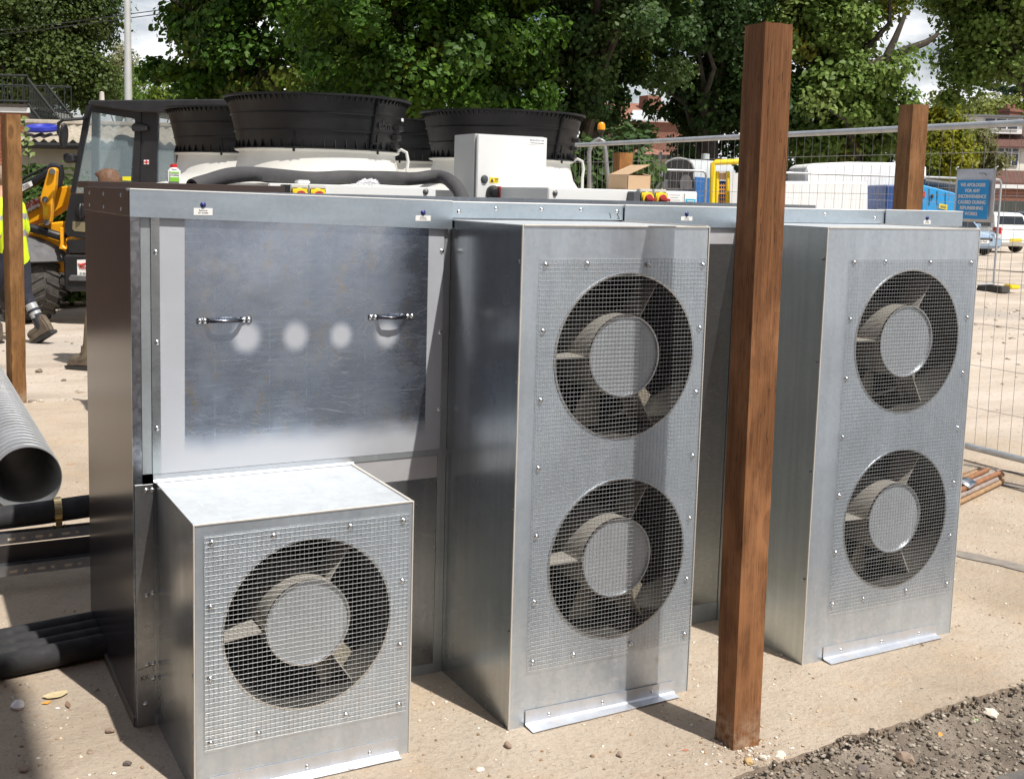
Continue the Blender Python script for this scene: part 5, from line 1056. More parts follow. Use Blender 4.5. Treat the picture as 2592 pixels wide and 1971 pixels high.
person('worker in yellow hi-vis vest and dark trousers walking behind the tan left post', (f_[0]+.02, f_[1]), YAW*-1+R(75), walk, dict(skin=SKIN, top=HV, band=BAND, trouser=NAVY, boot=BOOT), HAIRS, 1.0)
stand = dict(walk); stand.update(lk=(-.10, .05, .50), la=(-.10, .0, .09), lt=(-.12, .16, .04), rk=(.10, .02, .50), ra=(.12, -.06, .09), rt=(.13, .10, .04), chest=(0, .02, 1.34), neck=(0, .04, 1.49), head=(0, .07, 1.58), crown=(0, .06, 1.68))
stand.update(lw=(-.24, .02, .90), lh=(-.24, .03, .82), le=(-.25, -.04, 1.12), re=(.25, -.04, 1.12), rw=(.24, .02, .90), rh=(.24, .03, .82), lt=(-.10, .40, .045), la=(-.10, .20, .10), lk=(-.10, .16, .50), ra=(.10, -.10, .09), rt=(.11, .06, .04))
f_ = pZ(292, 932, -.06)
person('brown haired worker standing behind the enclosure with only hair and boot showing', (f_[0], f_[1]), YAW*-1+R(80), stand, dict(skin=SKIN, top=M('grey_shirt', (.05, .055, .06), .85), band=M('khaki_trouser', (.16, .13, .08), .85, 0, .3, 9), trouser=M('khaki_trouser', (.16, .13, .08), .85, 0, .3, 9), boot=BOOT), HAIRB, 1.0)
# ================================================================== BACKGROUND BUILDINGS
dS = 17.5
sh = thing('garage', 'low pebbledashed garage with corrugated sheet roof behind the digger', 'garage', tuple(pD(250, 600, dS)*[1, 1, 0]+[0, 0, -.06]))
PEB = NT('pebbledash'); vv = PEB.mapped(); PEB.set(Base_Color=PEB.mix(PEB.ramp(PEB.vor(vv, 38), [(.15, 0), (.5, 1)]), (.60, .53, .38), (.30, .25, .17)), Roughness=.95); PEB.bump(PEB.vor(vv, 38), .8, .02)
ROOFC = M('asbestos_sheet', (.33, .29, .23), .9, 0, .3, 7, .3, 25)
xa, xb = 40, 660
def S(px_, z, dd=0): p = pD(px_, 460, dS+dd); return np.array([p[0], p[1], z])
zE = pD(200, 358, dS)[2]; zR = pD(200, 318, dS+1.6)[2]
obj('wall', MB().prism([S(xa, -.06, .2), S(xb, -.06, .2), S(xb, zE-.55, .2), S(xa, zE-.55, .2)], HF*.2), PEB.m, sh); obj('wall_band', MB().prism([S(xa, zE-.548, .19), S(xb, zE-.548, .19), S(xb, zE-.10, .19), S(xa, zE-.10, .19)], HF*.2), M('cement_render', (.34, .31, .24), .9, 0, .1, 4), sh)
obj('gutter', MB().tube([S(xa-3, zE-.07, -.02), S(xb+3, zE-.07, -.02)], .055, 8), BLACK, sh); obj('rear_wall', MB().prism([S(xa, -.06, 3), S(xb, -.06, 3), S(xb, zE-.1, 3), S(xa, zE-.1, 3)], HF*.2), PEB.m, sh)
a_, b_ = S(xa-6, 0, -.06), S(xb+4, 0, -.06); Lr = np.linalg.norm(b_-a_); dirx = (b_-a_)/Lr; nw = int(Lr/.146*6); V = []; mb = MB()
for j, (dd, z) in enumerate(((-.06, zE), (1.7, zR), (3.5, zE))):
    for i in range(nw+1): V.append(a_+dirx*Lr*i/nw+HF*(dd+.06)+np.array([0, 0, z+.026*math.sin(2*math.pi*i/6)]))
mb.add(V, [(j*(nw+1)+i, j*(nw+1)+i+1, (j+1)*(nw+1)+i+1, (j+1)*(nw+1)+i) for j in range(2) for i in range(nw)]); o_ = obj('roof', mb, ROOFC, sh, smooth='all'); md = o_.modifiers.new('s', 'SOLIDIFY'); md.thickness = .008
obj('ridge_cap', MB().tube([S(xa-6, zR+.03, 1.7), S(xb+4, zR+.03, 1.7)], .06, 8), ROOFC, sh)
q = pD(107, 346, dS+.35); mb = MB(); mb.lathe([(.001, .02), (.20, .02), (.235, .0), (.25, .03), (.24, .075), (.21, .085), (.17, .05), (.001, .05)], (0, 0, 0), 32); lid = tag(obj('bucket_lid', mb, M('lid_blue', (.02, .03, .32), .4), smooth=True, base=(0, 0, 0)), 'round blue plastic lid lying on the corrugated garage roof', 'lid')
slope_ = math.atan2(zR-zE, 1.76); zl_ = zE+(.35+.06)*math.tan(slope_); lid.location = (q[0], q[1], zl_+.085); lid.rotation_mode = 'QUATERNION'; lid.rotation_quaternion = Matrix.Rotation(slope_, 3, Vector(tuple(HR))).to_quaternion()
# brick building with outside stair
dB = 23.5; bb = thing('brick_building', 'red brick building with flat roof terrace and black iron stair at far left', 'building', tuple(pD(0, 600, dB)*[1, 1, 0]+[0, 0, -.06]))
def B(px_, py_, dd=0): return pD(px_, py_, dB+dd)
zTop = B(60, 287)[2]; pR = B(78, 460); pL = pR-HR*6.0; MORT = M('mortar', (.38, .34, .28), .95)
def Bz(p, z): return np.array([p[0], p[1], z])
obj('wall', MB().prism([Bz(pL, -.06), Bz(pR, -.06), Bz(pR, zTop), Bz(pL, zTop)], HF*3), MORT, bb)
BRM = [M('brick_%d' % k, c_, .9, 0, .15, 20) for k, c_ in enumerate(((.30, .10, .055), (.25, .08, .05), (.35, .13, .07)))]
bme = []
for k in range(3):
    m_ = MB(); m_.obox((0, 0, 0), HR*.106, HF*.02, (0, 0, .032)); me = m_.mesh('brick'); fixn(me); me.materials.append(BRM[k]); bme.append(me)
row = 0; z = zTop-.04
while z > 1.9:
    for i in range(8):
        p = pR-HR*(.11+.225*i+(.1125 if row % 2 else 0)); part('brick', bme[random.randrange(3)], (p[0]-HF[0]*.006, p[1]-HF[1]*.006, z), bb)
    z -= .075; row += 1
WB = M('white_fascia', (.66, .67, .66), .5, 0, .06)
obj('fascia', MB().prism([Bz(pL-HF*.06, zTop+.001), Bz(pR+HR*.04-HF*.06, zTop+.001), Bz(pR+HR*.04-HF*.06, zTop+.12), Bz(pL-HF*.06, zTop+.12)], HF*3.1), WB, bb, bevel=.01)
IRON = M('painted_iron', (.018, .022, .020), .5, 0, .3, 12)
zd = B(60, 265)[2]; zh = B(40, 192)[2]
obj('deck', MB().prism([Bz(pL-HF*.1, zTop+.125), Bz(pR-HF*.1, zTop+.125), Bz(pR-HF*.1, zd), Bz(pL-HF*.1, zd)], HF*2.6), M('deck_edge', (.055, .045, .038), .85, 0, .3, 8), bb)
BALm = MB().tube([(0, 0, 0), (0, 0, 1)], .011, 5).mesh('baluster'); BALm.materials.append(IRON)
def rail(pa, pb, za, zb, hh, n):
    for t_ in (.06, hh): obj('handrail', MB().tube([Bz(pa, za+t_), Bz(pb, zb+t_)], .024, 8), IRON, bb)
    for i in range(n+1):
        p = pa+(pb-pa)*i/n; o_ = part('baluster', BALm, (p[0], p[1], za+(zb-za)*i/n+.06), bb); o_.scale = (1, 1, hh-.06)
hh = zh-zd
rail(pL-HF*.05, pR-HF*.05, zd, zd, hh, 58); rail(pL+HF*2.4, pR+HF*2.4, zd, zd, hh, 40)
s1 = B(212, 332); zs1 = s1[2]-.95
for dd in (-.05, .9):
    a_, b2 = pR+HF*dd, Bz(s1, 0)+HF*dd; rail(a_, b2, zd-.05, zs1, hh, 34)
    d_ = (b2-a_); obj('stringer', MB().prism([Bz(a_, zd-.22), Bz(b2, zs1-.20), Bz(b2, zs1+.02), Bz(a_, zd+.0)], HF*.06), IRON, bb)
for i in range(16):
    p = pR+(Bz(s1, 0)-pR)*(i+.5)/16; obj('tread', MB().obox(Bz(p, zd-.05+(zs1-zd)*(i+.5)/16)+HF*.45, HR*.14, HF*.45, (0, 0, .018)), IRON, bb)
# unseen brown boards added at far left for a dark enclosure side reflection
hb = thing('added_hoarding', 'dark brown timber boards added out of frame for the enclosure side reflection', 'added_hoarding', (-3.2, 9.6, -.06)); HBM = M('hoarding_brown', (.055, .026, .017), .7, 0, .25, 6)
for i in range(26):
    p = np.array([-6.6+.26*i, 9.6+.0*i, 0]); obj('board', MB().box((p[0], p[1], -.06), (p[0]+.245, p[1]+.03, 3.4)), HBM, hb)
# houses
def window(parent, c, hr, wdt, hgt, nx_, d_off, frame, pane, top_light=True):
    f_ = obj('window', MB().prism([c-hr*wdt/2, c+hr*wdt/2, c+hr*wdt/2+[0, 0, hgt], c-hr*wdt/2+[0, 0, hgt]], -HF*.06), frame, parent)
    for i in range(nx_):
        for z0_, z1_ in (((.06, hgt*.68), (hgt*.74, hgt-.06)) if top_light else ((.06, hgt-.06),)):
            x0_ = -wdt/2+wdt*i/nx_+.05; x1_ = -wdt/2+wdt*(i+1)/nx_-.05
            p = c-HF*.062; obj('pane', MB().prism([p+hr*x0_+[0, 0, z0_], p+hr*x1_+[0, 0, z0_], p+hr*x1_+[0, 0, z1_], p+hr*x0_+[0, 0, z1_]], -HF*.01), pane, f_)
    return f_
def tiles(name, c1, c2): 
    t = NT(name); b_ = t.n('TexBrick'); t.l(t.mapped((1, 1, 1.4), rot=(R(90), 0, YAW)), b_.inputs[0]); b_.inputs['Scale'].default_value = 2.4; b_.inputs['Color1'].default_value = (*c1, 1); b_.inputs['Color2'].default_value = (*c2, 1); b_.inputs['Mortar'].default_value = (*[c*.5 for c in c1], 1); t.set(Base_Color=b_.outputs[0], Roughness=.9); MATS[name] = t.m; return t.m
TBR = tiles('brown_roof_tile', (.13, .06, .045), (.10, .05, .04)); TRD = tiles('red_roof_tile', (.31, .14, .09), (.25, .11, .075)); PANEB = M('dark_blue_pane', (.02, .03, .06), .1); BRICKF = tiles('far_brick', (.26, .12, .085), (.21, .095, .065)); RENDER = M('white_render', (.72, .70, .62), .85, 0, .06, 2)
dH = 74.0; hs_ = thing('house', 'white rendered house with brown tiled roof and brick chimney at far right', 'house', tuple(pD(2570, 600, dH)*[1, 1, 0]+[0, 0, -.06]))
def Hh(px_, py_, dd=0): return pD(px_, py_, dH+dd)
ze = Hh(2560, 370)[2]; zr = Hh(2560, 306, 4.5)[2]; A_ = Hh(2490, 460); Bq = A_+HR*11
obj('wall', MB().prism([Bz(A_, -.06), Bz(Bq, -.06), Bz(Bq, ze), Bz(A_, ze)], HF*9), RENDER, hs_)
for dd0, dd1 in ((-.4, 4.5), (9.4, 4.5)): obj('roof', MB().prism([Bz(A_-HR*.4+HF*dd0, ze-.15), Bz(Bq+HR*.4+HF*dd0, ze-.15), Bz(Bq+HR*.4+HF*dd1, zr), Bz(A_-HR*.4+HF*dd1, zr)], (0, 0, .12)), TBR, hs_)
ch = Hh(2556, 300, 4.2); obj('chimney', MB().box((ch[0]-.55, ch[1]-.4, zr-.6), (ch[0]+.55, ch[1]+.4, zr+.75)).box((ch[0]-.65, ch[1]-.5, zr+.55), (ch[0]+.65, ch[1]+.5, zr+.68)), BRICKF, hs_)
for k in (-.3, .25): obj('chimney_pot', MB().lathe([(.14, zr+.75), (.12, zr+1.05), (.09, zr+1.05)], (ch[0]+k, ch[1], 0), 10), BRICKF, hs_)
window(hs_, Hh(2548, 421, -.01), HR, 1.40, 1.18, 3, 0, WB, PANEB)
dm = Hh(2520, 338, .6); obj('dormer', MB().prism([Bz(dm-HR*1.6, dm[2]), Bz(dm+HR*1.7, dm[2]), Bz(dm+HR*1.7, zr-.1), Bz(dm-HR*1.6, zr-.1)], HF*3), WB, hs_); obj('dormer_roof', MB().prism([Bz(dm-HR*2.4-HF*.3, zr-.095), Bz(dm+HR*2.6-HF*.3, zr-.095), Bz(dm+HR*2.6-HF*.3, zr+.04), Bz(dm-HR*2.4-HF*.3, zr+.04)], HF*4), M('grey_felt', (.13, .14, .15), .8), hs_)
window(hs_, dm+HR*.3-HF*.01+[0, 0, .25], HR, 2.2, .75, 3, 0, WB, PANEB, False)
p0 = Hh(2500, 452, -3); obj('porch_roof', MB().prism([Bz(p0, ze-2.5), Bz(p0+HR*9, ze-2.5), Bz(p0+HR*9+HF*2.9, ze-1.65), Bz(p0+HF*2.9, ze-1.65)], (0, 0, .1)), TBR, hs_); obj('porch_fascia', MB().prism([Bz(p0-HF*.05, ze-2.75), Bz(p0+HR*9-HF*.05, ze-2.75), Bz(p0+HR*9-HF*.05, ze-2.5), Bz(p0-HF*.05, ze-2.5)], HF*.04), WB, hs_)
obj('porch_wall', MB().prism([Bz(p0+HF*.2, -.06), Bz(p0+HR*9+HF*.2, -.06), Bz(p0+HR*9+HF*.2, ze-2.76), Bz(p0+HF*.2, ze-2.76)], HF*2.5), BRICKF, hs_)
# house glimpsed through the trees
dM = 58.0; hm = thing('house', 'brick house with orange tiled roof and chimney glimpsed through the trees', 'house', tuple(pD(1630, 600, dM)*[1, 1, 0]+[0, 0, -.06]))
def Mh(px_, py_, dd=0): return pD(px_, py_, dM+dd)
a_, b2 = Mh(1560, 330), Mh(1760, 330); ze = a_[2]; zr = Mh(1620, 268, 4)[2]
obj('wall', MB().prism([Bz(a_, -.06), Bz(b2, -.06), Bz(b2, ze), Bz(a_, ze)], HF*8), BRICKF, hm)
for dd0, dd1 in ((-.3, 4), (8.3, 4)): obj('roof', MB().prism([Bz(a_-HR*.3+HF*dd0, ze-.1), Bz(b2+HR*.3+HF*dd0, ze-.1), Bz(b2+HR*.3+HF*dd1, zr), Bz(a_-HR*.3+HF*dd1, zr)], (0, 0, .12)), TRD, hm)
ch = Mh(1645, 266, 3.2); obj('chimney', MB().box((ch[0]-.42, ch[1]-.4, zr-1.2), (ch[0]+.42, ch[1]+.4, zr+.45)), BRICKF, hm)
g_ = Mh(1592, 308, -2); obj('extension', MB().prism([Bz(g_, -.06), Bz(g_+HR*2.6, -.06), Bz(g_+HR*2.6, g_[2]), Bz(g_, g_[2])], HF*1.9), BRICKF, hm); obj('grey_roof', MB().prism([Bz(g_-HF*.2, g_[2]+.01), Bz(g_+HR*2.8-HF*.2, g_[2]+.01), Bz(g_+HR*2.8+HF*1.8, g_[2]+.62), Bz(g_+HR*.4+HF*1.8, g_[2]+.62)], (0, 0, .08)), M('pale_felt', (.42, .44, .45), .7), hm)
# bungalow behind the short post
dN = 42.0; bn = thing('bungalow', 'cream bungalow with red hipped roof behind the near fence', 'bungalow', tuple(pD(1650, 600, dN)*[1, 1, 0]+[0, 0, -.06]))
a_, b2 = pD(1610, 400, dN), pD(1700, 400, dN); ze = pD(1650, 392, dN)[2]; zr = pD(1650, 368, dN+3)[2]
obj('wall', MB().prism([Bz(a_, -.06), Bz(b2, -.06), Bz(b2, ze), Bz(a_, ze)], HF*6), M('cream_pebbledash', (.50, .42, .27), .95, 0, .2, 16), bn)
obj('roof', MB().add([Bz(a_-HR*.3-HF*.3, ze), Bz(b2+HR*.3-HF*.3, ze), Bz(b2+HR*.3+HF*6.3, ze), Bz(a_-HR*.3+HF*6.3, ze), Bz(a_+HR*.7+HF*3, zr), Bz(b2-HR*.9+HF*3, zr)], [(0, 1, 5, 4), (1, 2, 5), (2, 3, 4, 5), (3, 0, 4), (3, 2, 1, 0)]), TRD, bn)
obj('fascia', MB().prism([Bz(a_-HR*.3-HF*.34, ze-.16), Bz(b2+HR*.3-HF*.34, ze-.16), Bz(b2+HR*.3-HF*.34, ze-.002), Bz(a_-HR*.3-HF*.34, ze-.002)], HF*.03), M('dark_fascia', (.03, .03, .03), .6), bn)
q = pD(1669, 455, 30); tag(obj('white_pole', MB().tube([(q[0], q[1], -.06), (q[0], q[1], pD(1669, 385, 30)[2])], .045, 10), WB, smooth=True), 'white pole standing in front of the cream bungalow', 'pole')
# ================================================================== SITE CLUTTER BEYOND THE FENCE
WRAP = M('white_wrap', (.84, .84, .83), .6, 0, .05, 6, .25, 12)
def wrapped(label, L, d, th, cut=.10):
    o_ = slab('wrapped_block', L, d, th, WRAP, None, .05); return tag(o_, label, 'wrapped pallet', 'white wrapped blocks')
gz = lambda px_, d: PPY+0
def base_y(px_, d, z=-.06): # pixel row where height z sits at depth d
    p = pD(px_, 500, d); b_ = p.copy(); b_[2] = z; v_ = b_-CAM; return PPY-FPX*(v_@uu)/(v_@fw)
wrapped('long low white wrapped block in front of the taller one behind the far fence', [(1960, base_y(1960, 23)), (2196, base_y(2196, 23)), (2196, 460), (2182, 459), (1965, 459)], 23, 1.2)
wrapped('tall white wrapped block with chamfered corner behind the far fence', [(2038, base_y(2038, 24.4)), (2270, base_y(2270, 24.4)), (2270, 412), (2150, 410), (2054, 414), (2040, 428)], 24.4, 1.5)
wrapped('narrow white wrapped block right of the brown post behind the right fan box', [(2300, base_y(2300, 25)), (2346, base_y(2346, 25)), (2346, 418), (2300, 416)], 25, .8)
SKB = M('skip_blue_light', (.02, .30, .66), .45, 0, .06, 5); SKD = M('skip_blue_dark', (.02, .07, .24), .45, 0, .06, 5)
sk = thing('blue_container', 'bright blue steel container with yellow sticker left of the apology sign', 'container', tuple(pD(2370, 600, 22.5)*[1, 1, 0]+[0, 0, -.06]))
dk = 22.6; bdy = slab('front', [(2330, base_y(2330, dk)), (2432, base_y(2432, dk)), (2426, 493), (2412, 487), (2337, 468), (2334, 468)], dk, 1.3, SKB, sk, .02)
slab('side', [(2240, base_y(2240, dk)), (2329.5, base_y(2330, dk)), (2329.5, 469), (2243, 468)], dk+.08, 1.1, SKD, sk, .02)
for x_ in (2352, 2372, 2393): slab('panel_joint', [(x_, 520), (x_+1, 520), (x_+1, 474+(x_-2335)*.25), (x_, 474+(x_-2335)*.25)], dk-.012, .012, M('joint_dark', (.01, .06, .16), .6), bdy)
slab('hinge', [(2358, 492), (2363, 492), (2363, 502), (2358, 502)], dk-.03, .03, BLACK, bdy); slab('red_tag', [(2333, 485), (2342, 485), (2342, 499), (2333, 499)], dk-.014, .012, M('bright_red'), bdy)
slab('yellow_sticker', [(2378, 515), (2400, 519), (2398, 532), (2376, 527)], dk-.012, .010, M('sticker_yellow2', (.75, .60, .08), .5), bdy); slab('sticker_print', [(2381, 520), (2396, 523), (2395, 528), (2381, 525)], dk-.015, .003, M('print_dim', (.25, .22, .08), .6), bdy)
for k in range(5): tag(obj('grey_tube', MB().tube([pD(2340, 458+4.5*k, dk+.15+.12*k), pD(2432, 470+5.2*k, dk+.25+.12*k)], .05, 8), JG, smooth=True), ['topmost', 'second', 'third', 'fourth', 'lowest'][k]+' grey tube lying on top of the bright blue container', 'tube', 'grey tubes on the container')
# tank bowser with dark end
dK = 24.0; bw = thing('tank_bowser', 'pale grey round topped tank with dark end on a blue base beyond the fence', 'tank', tuple(pD(1740, 600, dK)*[1, 1, 0]+[0, 0, -.06]))
TK = M('tank_grey', (.46, .49, .50), .45, 0, .08, 4); TD = M('tank_dark_end', (.013, .013, .014), .7, 0, .3, 7)
endL = [(1677, 480), (1674, 450), (1677, 425), (1688, 410), (1706, 402), (1722, 401), (1738, 404), (1750, 414), (1757, 432), (1759, 480)]
e_ = pp_(endL, dK); dvt = HR*1.15+HF*1.3; obj('tank', MB().prism(e_, dvt), TK, bw, smooth=True)
ctr = sum(e_)/len(e_); inn = [ctr+(p-ctr)*.93 for p in e_]; obj('end_plate', MB().prism([p-HF*.03 for p in inn], HF*.028), TD, bw); obj('end_rim', MB().tube([p-HF*.01 for p in e_[1:-1]], .028, 6), M('rim_grey', (.22, .23, .23), .5), bw)
slab('hatch', [(1722, 478), (1720, 460), (1726, 447), (1736, 441), (1746, 446), (1752, 460), (1752, 478)], dK-.06, .028, JG, bw); obj('filler_cap', MB().lathe([(.09, 0), (.09, .12), (.001, .13)], tuple(pD(1785, 404, dK+1)), 14), TK, bw)
slab('base', [(1690, base_y(1690, dK)), (1850, base_y(1850, dK)), (1850, 480.5), (1690, 480.5)], dK+.1, 1.6, SKD, bw); slab('blue_skirt', [(1760, 520), (1800, 520), (1800, 451), (1760, 448)], dK-.1, .08, M('skirt_blue', (.02, .14, .42), .5), bw)
slab('grey_step', [(1650, 476), (1690, 476), (1690, 455), (1650, 452)], dK-.2, .5, JG, bw)
# yellow lift gate
dG = 20.0; yg = thing('yellow_gate', 'yellow tubular gate frame with orange mesh left of the big brown post', 'gate', tuple(pD(1815, 600, dG)*[1, 1, 0]+[0, 0, -.06]))
def V2(px_, py_, dd=0): return pD(px_, py_, dG+dd)
zb = base_y(1800, dG)
obj('frame', MB().tube([V2(1800, zb), V2(1803, 480), V2(1805, 414), V2(1812, 411), V2(1880, 409)], .048, 10), YELLOW, yg, smooth=True); obj('frame', MB().tube([V2(1880, 409), V2(1880, zb)], .048, 10), YELLOW, yg, smooth=True)
obj('gate_leaf', MB().tube([V2(1812, zb-6, .1), V2(1815, 434, .1), V2(1842, 434, .1), V2(1842, zb-6, .1)], .035, 8), YELLOW, yg, smooth=True); mb = MB()
for k in range(8): mb.tube([V2(1815, 470+10*k, .1), V2(1842, 470+10*k, .1)], .008, 4)
for k in range(4): mb.tube([V2(1820+6*k, 465, .1), V2(1820+6*k, zb-6, .1)], .008, 4)
obj('orange_mesh', mb, M('mesh_orange', (.75, .33, .03), .5), yg, kind='stuff'); obj('board', MB().prism([V2(1816, 455, .14), V2(1842, 456, .14), V2(1842, 436, .14), V2(1816, 436, .14)], HF*.02), M('pale_board', (.62, .45, .33), .7), yg)
obj('white_panel', MB().prism([V2(1846, zb, -.1), V2(1885, zb, -.1), V2(1885, 438, -.1), V2(1848, 438, -.1)], HF*.04), WB, yg); obj('dark_panel', MB().prism([V2(1816, zb-4, .2), V2(1842, zb-4, .2), V2(1842, 458, .2), V2(1816, 458, .2)], HF*.02), SKD, yg)
# site dumper with roll bar and beacon
dD = 15.5; du = thing('site_dumper', 'site dumper with grey roll bar and amber beacon behind the right fan cowl', 'dumper', tuple(pD(1515, 600, dD)*[1, 1, 0]+[0, 0, -.06]))
def D2(px_, py_, dd=0): return pD(px_, py_, dD+dd)
RB = M('roll_bar_grey', (.24, .25, .26), .45, .3, .15)
obj('roll_bar', MB().tube([D2(1492, 640), D2(1492, 480), D2(1491, 385), D2(1500, 362), D2(1516, 352), D2(1528, 358), D2(1532, 380), D2(1540, 470), D2(1543, 640)], .030, 10), RB, du, smooth=True)
q = D2(1522, 327); obj('beacon', MB().lathe([(.052, -.01), (.054, .02), (.050, .06), (.034, .085), (.001, .095)], tuple(q), 18), M('amber_lens', (.80, .30, .01), .15), du, smooth=True); obj('beacon_stem', MB().lathe([(.056, -.012), (.04, -.04), (.022, -.06), (.018, -.16)], tuple(q), 12), BLACK, du, smooth=True)
slab('engine_cover', [(1470, 600), (1600, 600), (1600, 520), (1480, 520)], dD-.3, .9, JY, du, .03); slab('skip_bucket', [(1330, 600), (1460, 620), (1470, 520), (1320, 510)], dD-.4, 1.1, JY, du, .03); slab('seat', [(1550, 520), (1580, 520), (1582, 490), (1572, 490), (1570, 512), (1550, 512)], dD, .4, BLACK, du, .02)
for px_ in (1390, 1560):
    for dd in (-.45, .75):
        c = D2(px_, 640, dd); c[2] = .24; V = []
        for i in range(24):
            a = 2*math.pi*i/24
            for w_, r_ in ((-.14, .12), (-.15, .24), (-.1, .30), (.1, .30), (.15, .24), (.14, .12)): V.append(c+HF*w_+(HR*math.cos(a)+np.array([0, 0, 1])*math.sin(a))*r_)
        obj('wheel', MB().add(V, [(i*6+j, i*6+(j+1) % 6, ((i+1) % 24)*6+(j+1) % 6, ((i+1) % 24)*6+j) for i in range(24) for j in range(6)]), TYRE, du, smooth=True)
# ================================================================== PARKED CARS
def car(label, paint, loc, rz, plate_rear=None, plate_front=None, L=3.9, Wd=1.66, Hc=1.46):
    r_ = thing('parked_car', label, 'car', (0, 0, 0), 'cars parked beyond the fence'); hw = Wd/2
    low = [(-.50, .30), (-.50, .62), (-.485, .80), (-.40, .90), (.16, .92), (.26, .88), (.44, .74), (.495, .60), (.50, .40), (.48, .24), (-.47, .24)]
    V = []; F = []; n = len(low)
    for s_ in (-1, -.9, .9, 1):
        for x, z in low: k = 1 if abs(s_) < 1 else .93; V.append((x*L*(.985 if abs(s_) == 1 else 1), s_*hw, .24+(z-.24)*(k if z > .5 else 1)))
    for q in range(3): F += [(q*n+i, q*n+(i+1) % n, (q+1)*n+(i+1) % n, (q+1)*n+i) for i in range(n)]
    F += [tuple(range(n))[::-1], tuple(range(3*n, 4*n))]
    bd = obj('body', MB().add(V, F), paint, r_, bevel=.03, smooth=True)
    top = [(-.47, .84), (-.41, Hc*.93), (-.36, Hc*.985), (-.15, Hc), (.02, Hc*.985), (.10, Hc*.93), (.24, .88)]
    V = []; n = len(top)
    for s_ in (-1, 1):
        for x, z in top: V.append((x*L, s_*hw*(.94-.20*max(0, (z-.9)/(Hc-.9))), z))
    F = [(i, i+1, n+i+1, n+i) for i in range(n-1)]+[tuple(range(n))[::-1], tuple(range(n, 2*n)), (0, n, 2*n-1, n-1)]
    cb_ = obj('cabin', MB().add(V, F), paint, r_, bevel=.02, smooth=True)
    GL = M('car_glass', (.02, .025, .03), .08)
    def gl(name, P): obj(name, MB().prism(P[0], P[1]), GL, r_)
    y1 = hw*.74
    gl('rear_window', ([(-.455*L, -y1, .92), (-.455*L, y1, .92), (-.412*L, y1*.92, Hc*.90), (-.412*L, -y1*.92, Hc*.90)], (-.02, 0, 0))); gl('windscreen', ([(.232*L, -y1, .92), (.232*L, y1, .92), (.108*L, y1*.9, Hc*.93), (.108*L, -y1*.9, Hc*.93)], (.03, 0, .02)))
    for s_ in (-1, 1):
        gl('side_window', ([(-.40*L, s_*hw*.925, .94), (-.16*L, s_*hw*.925, .94), (-.16*L, s_*hw*.76, Hc*.94), (-.36*L, s_*hw*.77, Hc*.93)], (0, s_*.012, 0))); gl('side_window', ([(-.145*L, s_*hw*.925, .94), (.17*L, s_*hw*.925, .94), (.075*L, s_*hw*.78, Hc*.92), (-.145*L, s_*hw*.76, Hc*.94)], (0, s_*.012, 0)))
        obj('tail_light', MB().box((-.502*L, s_*hw*.98-.0, .64), (-.44*L, s_*hw*.72, .92)), M('tail_red', (.35, .015, .02), .2), r_, bevel=.02); obj('headlight', MB().box((.40*L, s_*hw*.985, .58), (.492*L, s_*hw*.62, .74)), M('lamp_clear', (.55, .58, .6), .1), r_, bevel=.02); obj('door_mirror', MB().box((.14*L, s_*(hw+.14), .92), (.18*L, s_*hw*.9, 1.05)), paint, r_, bevel=.02)
        for x in (-.31, .31):
            mb = MB().lathe([(.01, -.09), (.19, -.085), (.30, -.08), (.31, 0), (.30, .08), (.01, .085)], (x*L, s_*(hw-.09), .31), 24, 'y'); w_ = obj('wheel', mb, TYRE, r_, smooth=True); obj('hub_cap', MB().lathe([(.001, s_*.095), (.17, s_*.092), (.19, s_*.07)], (x*L, s_*(hw-.09), .31), 20, 'y'), M('hub_silver', (.45, .46, .47), .35, .6), w_)
    obj('bumper', MB().box((-.512*L, -hw*.96, .34), (-.46*L, hw*.96, .56)), paint, r_, bevel=.04); obj('bumper', MB().box((.46*L, -hw*.96, .30), (.512*L, hw*.96, .52)), paint, r_, bevel=.04); obj('grille', MB().box((.50*L, -hw*.5, .50), (.506*L, hw*.5, .60)), BLACK, r_)
    for pl__, x, sg_, mt_ in ((plate_rear, -.516*L, -1, YELLOW), (plate_front, .516*L, 1, LABELW)):
        if pl__ is not None:
            k = obj('number_plate', MB().box((x-.006, -.26, .42), (x+.006, .26, .53)), mt_, r_)
            if pl__: text('lettering', pl__, .095, (x+sg_*.008, 0, .475), (0, sg_, 0), (0, 0, 1), INK, r_, .001, bold=.002)
    r_.location = (loc[0], loc[1], -.06); r_.rotation_euler = (0, 0, rz); return r_
def paint(n_, c_): return M(n_, c_, .28, .0, .04, 3, Coat_Weight=.6)
YH = math.atan2(HF[1], HF[0])
q = pZ(2518, 640, -.06); car('white hatchback seen from behind beside the blue apology sign', paint('car_white', (.72, .72, .69)), q+HF*1.9+HR*.1, YH+R(18), '', None)
q = pZ(2440, 646, -.06); car('silver blue hatchback facing the fence just right of the right fan box', paint('car_silver_blue', (.28, .38, .50)), q+HF*1.6+HR*-.1, YH+R(180+16), None, 'G6 FNA')
q = pZ(2575, 590, -.06); car('purple car behind the white hatchback at the right edge', paint('car_purple', (.10, .025, .07)), q+HF*4.0+HR*1.2, YH+R(75), None, None)
q = pZ(2640, 622, -.06); car('black car at the right edge beside the white hatchback', paint('car_black', (.012, .012, .016)), q+HF*2.2+HR*.4, YH+R(180), None, '')
q = pZ(2480, 575, -.06); car('dark grey car roof showing behind the white hatchback', paint('car_grey', (.06, .065, .075)), q+HF*7+HR*1.5, YH+R(90), None, None)
gf = thing('garden_fence', 'dark green timber garden fence below the far right house', 'fence', tuple(pD(2560, 560, 60)*[1, 1, 0]+[0, 0, -.06]))
